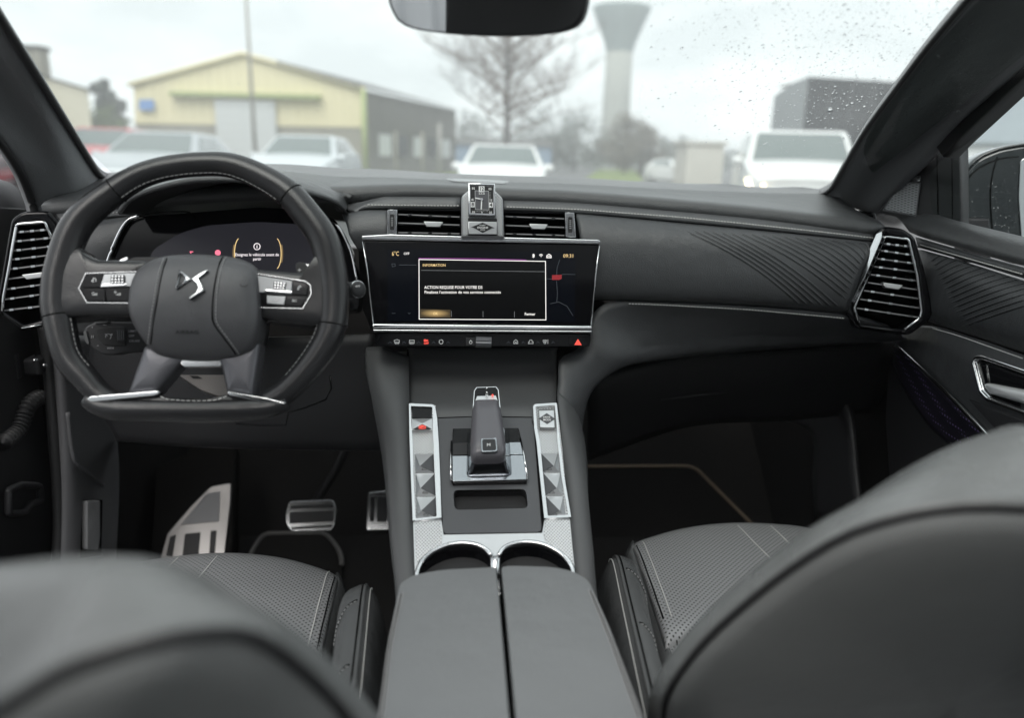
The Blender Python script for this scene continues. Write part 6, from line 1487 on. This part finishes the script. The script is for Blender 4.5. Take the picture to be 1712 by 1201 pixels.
# ---- cars
m_tyre = mat('tyre', (.012, .012, .012), .8); m_rim = mat('wheel_rim', (.5, .5, .52), .35, .8)
m_cgl = mat('car_glass', (.13, .16, .155), .08, coat=.3); m_lamp = mat('headlamp_glass', (.55, .57, .58), .15, coat=.5); m_lon = mat('lit_headlamp', (1, .8, .5), .2, emit=(1, .82, .5), estr=4)
m_platw = mat('number_plate', (.7, .7, .68), .5)
def lerp3(q, u, v): return q[0].lerp(q[1], u).lerp(q[3].lerp(q[2], u), v)
def car(name, label, group, x, y, yaw, paint, L=4.2, W=1.76, H=1.5, kind='hatch', lit=False):
    c = thing(name, label, 'van' if kind == 'van' else 'car', (x, y, 0), group)
    cy, sy = math.cos(yaw), math.sin(yaw)
    def T(px, py, pz): return V((x+px*cy-py*sy, y+px*sy+py*cy, pz))     # px across, py: + is the tail, - the nose
    bf = 1.16 if kind != 'van' else 1.20
    st = ([(-.5, .25, .44, .62), (-.47, .20, .50, .80), (-.40, .19, .555, .92), (-.30, .19, .60, .98), (-.16, .19, .64, 1), (0, .19, .65, 1), (.2, .19, .65, 1), (.36, .19, .65, .99), (.45, .20, .64, .95), (.495, .26, .60, .84)] if kind != 'van' else
          [(-.5, .25, .44, .70), (-.48, .20, .50, .88), (-.42, .19, .54, .96), (-.32, .19, .58, .99), (-.2, .19, .60, 1), (0, .19, .62, 1), (.3, .19, .62, 1), (.47, .19, .62, .99), (.5, .22, .6, .95)])
    rows = []
    for t, zb, zt, wf in st:
        zt *= bf; w2 = W/2*wf; z0_, z1_ = zb*H*.8+.05, zt*H
        rows.append([T(-w2*.9, t*L, z0_), T(-w2, t*L, z0_+.12), T(-w2*1.0, t*L, (z0_+z1_)/2+.05), T(-w2*.96, t*L, z1_-.08), T(-w2*.86, t*L, z1_), T(0, t*L, z1_+.03), T(w2*.86, t*L, z1_), T(w2*.96, t*L, z1_-.08), T(w2, t*L, (z0_+z1_)/2+.05), T(w2, t*L, z0_+.12), T(w2*.9, t*L, z0_)])
    sheet('body', rows, paint, c, 40, 36, .02, idx=True)
    mesh('nose', rows[0]+[T(0, -.5*L, .2)], [tuple(range(11))], paint, c, False)
    mesh('tail', rows[-1], [tuple(range(11))], paint, c, False)
    if kind == 'van': gb_ = [(-.30, .67, .93), (.47, .69, .96)]; rf = [(-.13, .80), (.46, .84)]
    elif kind == 'suv': gb_ = [(-.24, .62, .93), (.47, .63, .92)]; rf = [(-.05, .74), (.40, .70)]
    else: gb_ = [(-.23, .70, .92), (.46, .71, .90)]; rf = [(-.03, .70), (.32, .66)]
    B = [T(-W/2*gb_[0][2], gb_[0][0]*L, gb_[0][1]*H), T(W/2*gb_[0][2], gb_[0][0]*L, gb_[0][1]*H), T(W/2*gb_[1][2], gb_[1][0]*L, gb_[1][1]*H), T(-W/2*gb_[1][2], gb_[1][0]*L, gb_[1][1]*H)]
    Tp = [T(-W/2*rf[0][1], rf[0][0]*L, H*.975), T(W/2*rf[0][1], rf[0][0]*L, H*.975), T(W/2*rf[1][1], rf[1][0]*L, H*.965), T(-W/2*rf[1][1], rf[1][0]*L, H*.965)]
    bm = bmesh.new(); bb_ = [bm.verts.new(p) for p in B]; tt = [bm.verts.new(p) for p in Tp]
    for i in range(4): bm.faces.new((bb_[i], bb_[(i+1) % 4], tt[(i+1) % 4], tt[i]))
    bm.faces.new(tt); bmesh.ops.recalc_face_normals(bm, faces=bm.faces)
    bmesh.ops.bevel(bm, geom=[e for e in bm.edges if len(e.link_faces) == 2], offset=.07, segments=3, profile=.5, affect='EDGES', clamp_overlap=True)
    bmobj('cabin', bm, paint, c, True, True)
    def win(nm, i, u0, u1, v0, v1, m=None):
        q = [B[i], B[(i+1) % 4], Tp[(i+1) % 4], Tp[i]]
        pts = [lerp3(q, u0, v0), lerp3(q, u1, v0), lerp3(q, u1, v1), lerp3(q, u0, v1)]
        n = (pts[1]-pts[0]).cross(pts[3]-pts[0]).normalized(); cc_ = (sum(Tp, V())+sum(B, V()))/8
        if n.dot(pts[0]-cc_) < 0: n = -n
        plate(nm, rnd([p+n*.012 for p in pts], .06, 3), n, .02, m or m_cgl, c)
    win('windscreen', 0, .06, .94, .06, .90)
    if kind == 'van':
        win('side_window', 1, .03, .30, .12, .86); win('side_window', 3, .70, .97, .12, .86)
    else:
        for i in (1, 3):
            a_ = [(.10, .47), (.50, .80)]
            for u0, u1 in a_: win('side_window', i, u0 if i == 1 else 1-u1, u1 if i == 1 else 1-u0, .10, .84)
    win('rear_window', 2, .1, .9, .15, .86)
    for sx in (-1, 1):
        for ty in (-.32, .30):
            p_ = T(sx*(W/2-.17), ty*L, .32); q_ = T(sx*(W/2+.005), ty*L, .32)
            w_ = tube('wheel', [p_, q_], .33, m_tyre, c, 20)
            tube('wheel_rim', [q_-(q_-p_)*.2, q_+(q_-p_).normalized()*.01], .21, m_rim, w_, 16)
        hp = [T(sx*W*.26, -.497*L, H*.43), T(sx*W*.42, -.480*L, H*.44), T(sx*W*.455, -.445*L, H*.53), T(sx*W*.30, -.486*L, H*.50)]
        plate('headlight', [p+T(0, -1, 0)*0+V((-sy*0, 0, 0)) for p in [T(sx*W*.24, -.503*L, H*.46), T(sx*W*.44, -.488*L, H*.48), T(sx*W*.47, -.468*L, H*.56), T(sx*W*.27, -.496*L, H*.535)]], T(sx*.3, -1, .25)-T(0, 0, 0), .05, (m_lon if lit and sx < 0 else m_lamp), c, .01)
        dome('door_mirror', [T(sx*(W/2+.02+.10*math.cos(k*math.pi/6)), -.20*L, H*.70+.08*math.sin(k*math.pi/6)) for k in range(12)], T(0, -1, 0)-T(0, 0, 0), .08, paint, c, 4, 2, .04)
    plate('grille', [T(-W*.24, -.506*L, H*.40), T(W*.24, -.506*L, H*.40), T(W*.20, -.506*L, H*.34), T(-W*.20, -.506*L, H*.34)], T(0, -1, 0)-T(0, 0, 0), .05, M_black, c, .008)
    plate('air_intake', [T(-W*.34, -.504*L, H*.24), T(W*.34, -.504*L, H*.24), T(W*.30, -.504*L, H*.16), T(-W*.30, -.504*L, H*.16)], T(0, -1, 0)-T(0, 0, 0), .05, M_black, c, .008)
    plate('number_plate', [T(-.26, -.512*L, H*.31), T(.26, -.512*L, H*.31), T(.26, -.512*L, H*.25), T(-.26, -.512*L, H*.25)], T(0, -1, 0)-T(0, 0, 0), .03, m_platw, c, .004)
    return c
pw = mat('white_paint', (.80, .81, .80), .25, coat=.5); ps = mat('silver_paint', (.46, .49, .51), .3, .25, coat=.5); prd = mat('red_paint', (.50, .02, .025), .25, coat=.5); pdk = mat('plum_paint', (.03, .016, .024), .25, coat=.5); ps2 = mat('pale_silver_paint', (.62, .66, .68), .3, .15, coat=.5)
gC = 'cars parked facing the windscreen'
q = at(850, 262, 14.2); car('parked_car', 'white hatchback alone in the middle beyond the clock', gC, q.x, 16.0, R(-4), pw, 4.1, 1.78, 1.60)
q = at(1325, 262, 13.8); car('parked_van', 'white van with one headlight lit in front of the black trailer', gC, q.x, 13.8, R(-17), pw, 4.6, 1.92, 1.93, 'van', True)
q = at(505, 262, 17.0); car('parked_car', 'pale silver car parked nearest the warehouse door', gC, q.x, 17.6, R(-2), ps2, 4.3, 1.8, 1.71)
q = at(265, 262, 15.2); car('parked_car', 'silver grey car parked between the red car and the pale silver one', gC, q.x, 15.6, R(3), ps, 4.5, 1.84, 1.66)
q = at(165, 262, 19); car('parked_car', 'red car partly hidden by the left pillar', gC, q.x, 19.5, R(5), prd, 4.3, 1.8, 1.80)
q = at(20, 262, 11.5); car('parked_car', 'dark plum car seen through the gap left of the pillar', gC, q.x-2.6, 13.5, R(10), pdk, 4.3, 1.8, 1.62)
q = at(30, 300, 14.5); car('parked_car', 'small red car low in the gap left of the pillar', gC, q.x, 17.0, R(15), prd, 3.9, 1.7, 1.2)
q = at(1133, 280, 42); car('parked_car', 'small white car far off beside the green verge', gC, q.x, 42, R(20), pw, 4.2, 1.8, 1.5)
# ---- trees
m_bark = mat('bark', (.11, .10, .09), .9, var=.2, vscale=3)
m_twig = mat('twigs', (.15, .115, .095), .9)
def bare_tree(label, x, y, H, spread, seed):
    rgx = random.Random(seed)
    t = thing('bare_tree', label, 'tree', (x, y, 0))
    vs = []; fs = []
    tube('trunk', [V((x, y, 0)), V((x+.05, y, H*.4)), V((x-.04, y, H*.75)), V((x, y, H))], lambda u: .20*(1-u*.85), m_bark, t, 10)
    def grow(p, d, L, r, dep):
        pts = [p]; q = p.copy(); dd_ = d.copy()
        for k in range(4):
            dd_ = (dd_+V((rgx.uniform(-.25, .25), rgx.uniform(-.25, .25), rgx.uniform(-.05, .2)))).normalized()
            q = q+dd_*L/4; pts.append(q.copy())
        tube_geo(pts, lambda u: r*(1-.6*u), 4 if dep else 6, False, vs, fs)
        if dep < 3:
            for k in range(6 if dep < 2 else 5):
                b = pts[1+k % 4].lerp(pts[min(4, 2+k % 4)], rgx.random())
                a_ = rgx.uniform(0, 2*math.pi)
                nd = (dd_*.6+V((math.cos(a_), math.sin(a_), rgx.uniform(-.1, .7)))).normalized()
                grow(b, nd, L*rgx.uniform(.38, .6), r*.45, dep+1)
    for k in range(22):
        h = H*(.30+.62*k/22); a_ = k*2.4
        L = spread*(1.05-.55*abs(k/22-.35))*rgx.uniform(.75, 1.1)
        grow(V((x, y, h)), V((math.cos(a_), math.sin(a_), .35)).normalized(), L, .06, 0)
    mesh('crown', vs, fs, m_twig, t, False)
q = at(846, 230, 36); bare_tree('leafless tree with fine twigs under the rear view mirror', q.x, 36, 7.4, 3.6, 5)
def leaf_tree(name, label, x, y, H, Wd, m, seed, conif=False, group=None):
    rgx = random.Random(seed); t = thing(name, label, 'tree', (x, y, 0), group)
    tube('trunk', [V((x, y, 0)), V((x, y, H*.55)), V((x, y, H*.9))], lambda u: .22*(1-u*.8), m_bark, t, 8)
    cl = []
    for k in range(26):
        u = rgx.random(); z = H*(.18+.8*u)
        rad = Wd/2*((1-u)**.8 if conif else math.sin(math.pi*min(1, .15+u*.8)))
        a_ = rgx.uniform(0, 6.28); r_ = rad*math.sqrt(rgx.random())
        cl.append(V((x+r_*math.cos(a_), y+r_*math.sin(a_), z)))
    vs = []; fs = []; sz = H*.045
    for c_ in cl:
        R_ = Wd*(.13 if conif else .2)*rgx.uniform(.7, 1.2)
        for k in range(70):
            d = V((rgx.gauss(0, 1), rgx.gauss(0, 1), rgx.gauss(0, .8))).normalized()*R_*rgx.random()**.4
            u_ = V((rgx.gauss(0, 1), rgx.gauss(0, 1), rgx.gauss(0, 1))).normalized(); v_ = u_.orthogonal().normalized()
            p_ = c_+d; b = len(vs); s2 = sz*rgx.uniform(.5, 1.1)
            vs += [p_-u_*s2, p_+v_*s2*.6, p_+u_*s2, p_-v_*s2*.6]; fs.append((b, b+1, b+2, b+3))
    mesh('crown', vs, fs, m, t, False)
m_lf1 = mat('dark_conifer_leaf', (.050, .065, .050), .9, var=.4, vscale=.8); m_lf2 = mat('green_hedge_leaf', (.085, .12, .040), .9, var=.4, vscale=.8); m_lf3 = mat('brown_thicket_leaf', (.105, .095, .070), .9, var=.4, vscale=.8); m_lf4 = mat('grey_green_leaf', (.085, .10, .085), .9, var=.4, vscale=.8)
q = at(180, 215, 75); leaf_tree('conifer_tree', 'dark conifer between the cream building and the warehouse', q.x, 75, 7.6, 4.5, m_lf1, 1, True)
q = at(205, 215, 80); leaf_tree('conifer_tree', 'lower grey conifer just left of the warehouse', q.x, 80, 5.6, 4, m_lf4, 2, True)
q = at(165, 215, 60); leaf_tree('bushy_tree', 'low green bush behind the red car', q.x, 60, 3.8, 5.5, m_lf2, 3)
for i, (px, D_, h, wd, mm, lab) in enumerate(((790, 95, 5.2, 10, m_lf4, 'grey green tree left of the white hatchback'), (900, 92, 5.6, 11, m_lf4, 'grey green tree above the white hatchback'), (962, 88, 5.4, 9, m_lf4, 'grey green tree just left of the water tower'), (1046, 84, 5.6, 6, m_lf3, 'brown leafless thicket at the foot of the water tower'), (1075, 70, 4.0, 5, m_lf3, 'low brown bush right of the water tower'), (1110, 80, 3.6, 6, m_lf1, 'dark bush near the far small car'), (1145, 75, 3.0, 5, m_lf1, 'low dark bush left of the white van'))):
    q = at(px, 240, D_); leaf_tree('bushy_tree', lab, q.x, D_, h, wd, mm, 20+i, group='bushes along the horizon')
# distant wood as one mass
rgx = random.Random(77); vs = []; fs = []
for k in range(9000):
    x = rgx.uniform(-150, 170); base = 3.6+1.6*math.sin(x*.11)+1.0*math.sin(x*.37+1)
    p_ = V((x, rgx.uniform(150, 164), rgx.uniform(0, base))); u_ = V((rgx.gauss(0, 1), rgx.gauss(0, 1), rgx.gauss(0, 1))).normalized(); v_ = u_.orthogonal().normalized(); b = len(vs); s2 = rgx.uniform(.3, .8)
    vs += [p_-u_*s2, p_+v_*s2*.7, p_+u_*s2, p_-v_*s2*.7]; fs.append((b, b+1, b+2, b+3))
mesh('distant_woods', vs, fs, m_lf4, None, False, kind='stuff')
# low grey shed behind the van
sh_ = thing('grey_shed', 'small pale shed left of the white van', 'shed', V((at(1205, 280, 24).x, 24, 0)))
a_, b_ = at(1150, 240, 34), at(1212, 238, 34)
m_sh2 = mat('pale_shed_sheet', (.62, .60, .54), .8, var=.12, vscale=1)
box('wall', ((a_.x+b_.x)/2, 35, a_.z/2), (b_.x-a_.x, 2, a_.z), m_sh2, sh_)
for k in range(6): box('wall_panel', (a_.x+(b_.x-a_.x)*(k+.5)/6, 33.97, a_.z/2), ((b_.x-a_.x)/6-.03, .05, a_.z-.1), m_sh2, sh_)
box('roof', ((a_.x+b_.x)/2, 35, a_.z+.06), (b_.x-a_.x+.3, 2.3, .12), m_sh2, sh_)
# blue sheds glimpsed behind the white hatchback
q = at(800, 240, 85)
bs = thing('blue_shed', 'pale blue low building behind the bare tree', 'shed', V((q.x, 85, 0)))
box('wall', (q.x+2, 87, 1.3), (12, 4, 2.6), mat('pale_blue_sheet', (.22, .30, .40), .6), bs)
mesh('roof', [V((q.x-4.3, 84.7, 2.62)), V((q.x+8.3, 84.7, 2.62)), V((q.x+8.3, 89, 3.4)), V((q.x-4.3, 89, 3.4))], [(0, 1, 2, 3)], m_roof, bs, False)

# ---- damp winter air
m_hz = bpy.data.materials.new('damp_air'); m_hz.use_nodes = True
n_ = m_hz.node_tree.nodes; n_.remove(n_['Principled BSDF']); pv = n_.new('ShaderNodeVolumePrincipled')
pv.inputs['Color'].default_value = (.93, .95, .96, 1); pv.inputs['Density'].default_value = .0021; pv.inputs['Anisotropy'].default_value = .0
m_hz.node_tree.links.new(pv.outputs[0], n_['Material Output'].inputs['Volume'])
vs = []; fs = []; box_geo(V((0, 85, 18)), V((190, 0, 0)), V((0, 105, 0)), V((0, 0, 19.2)), vs, fs)
mesh('haze', vs, fs, m_hz, None, False, kind='stuff')
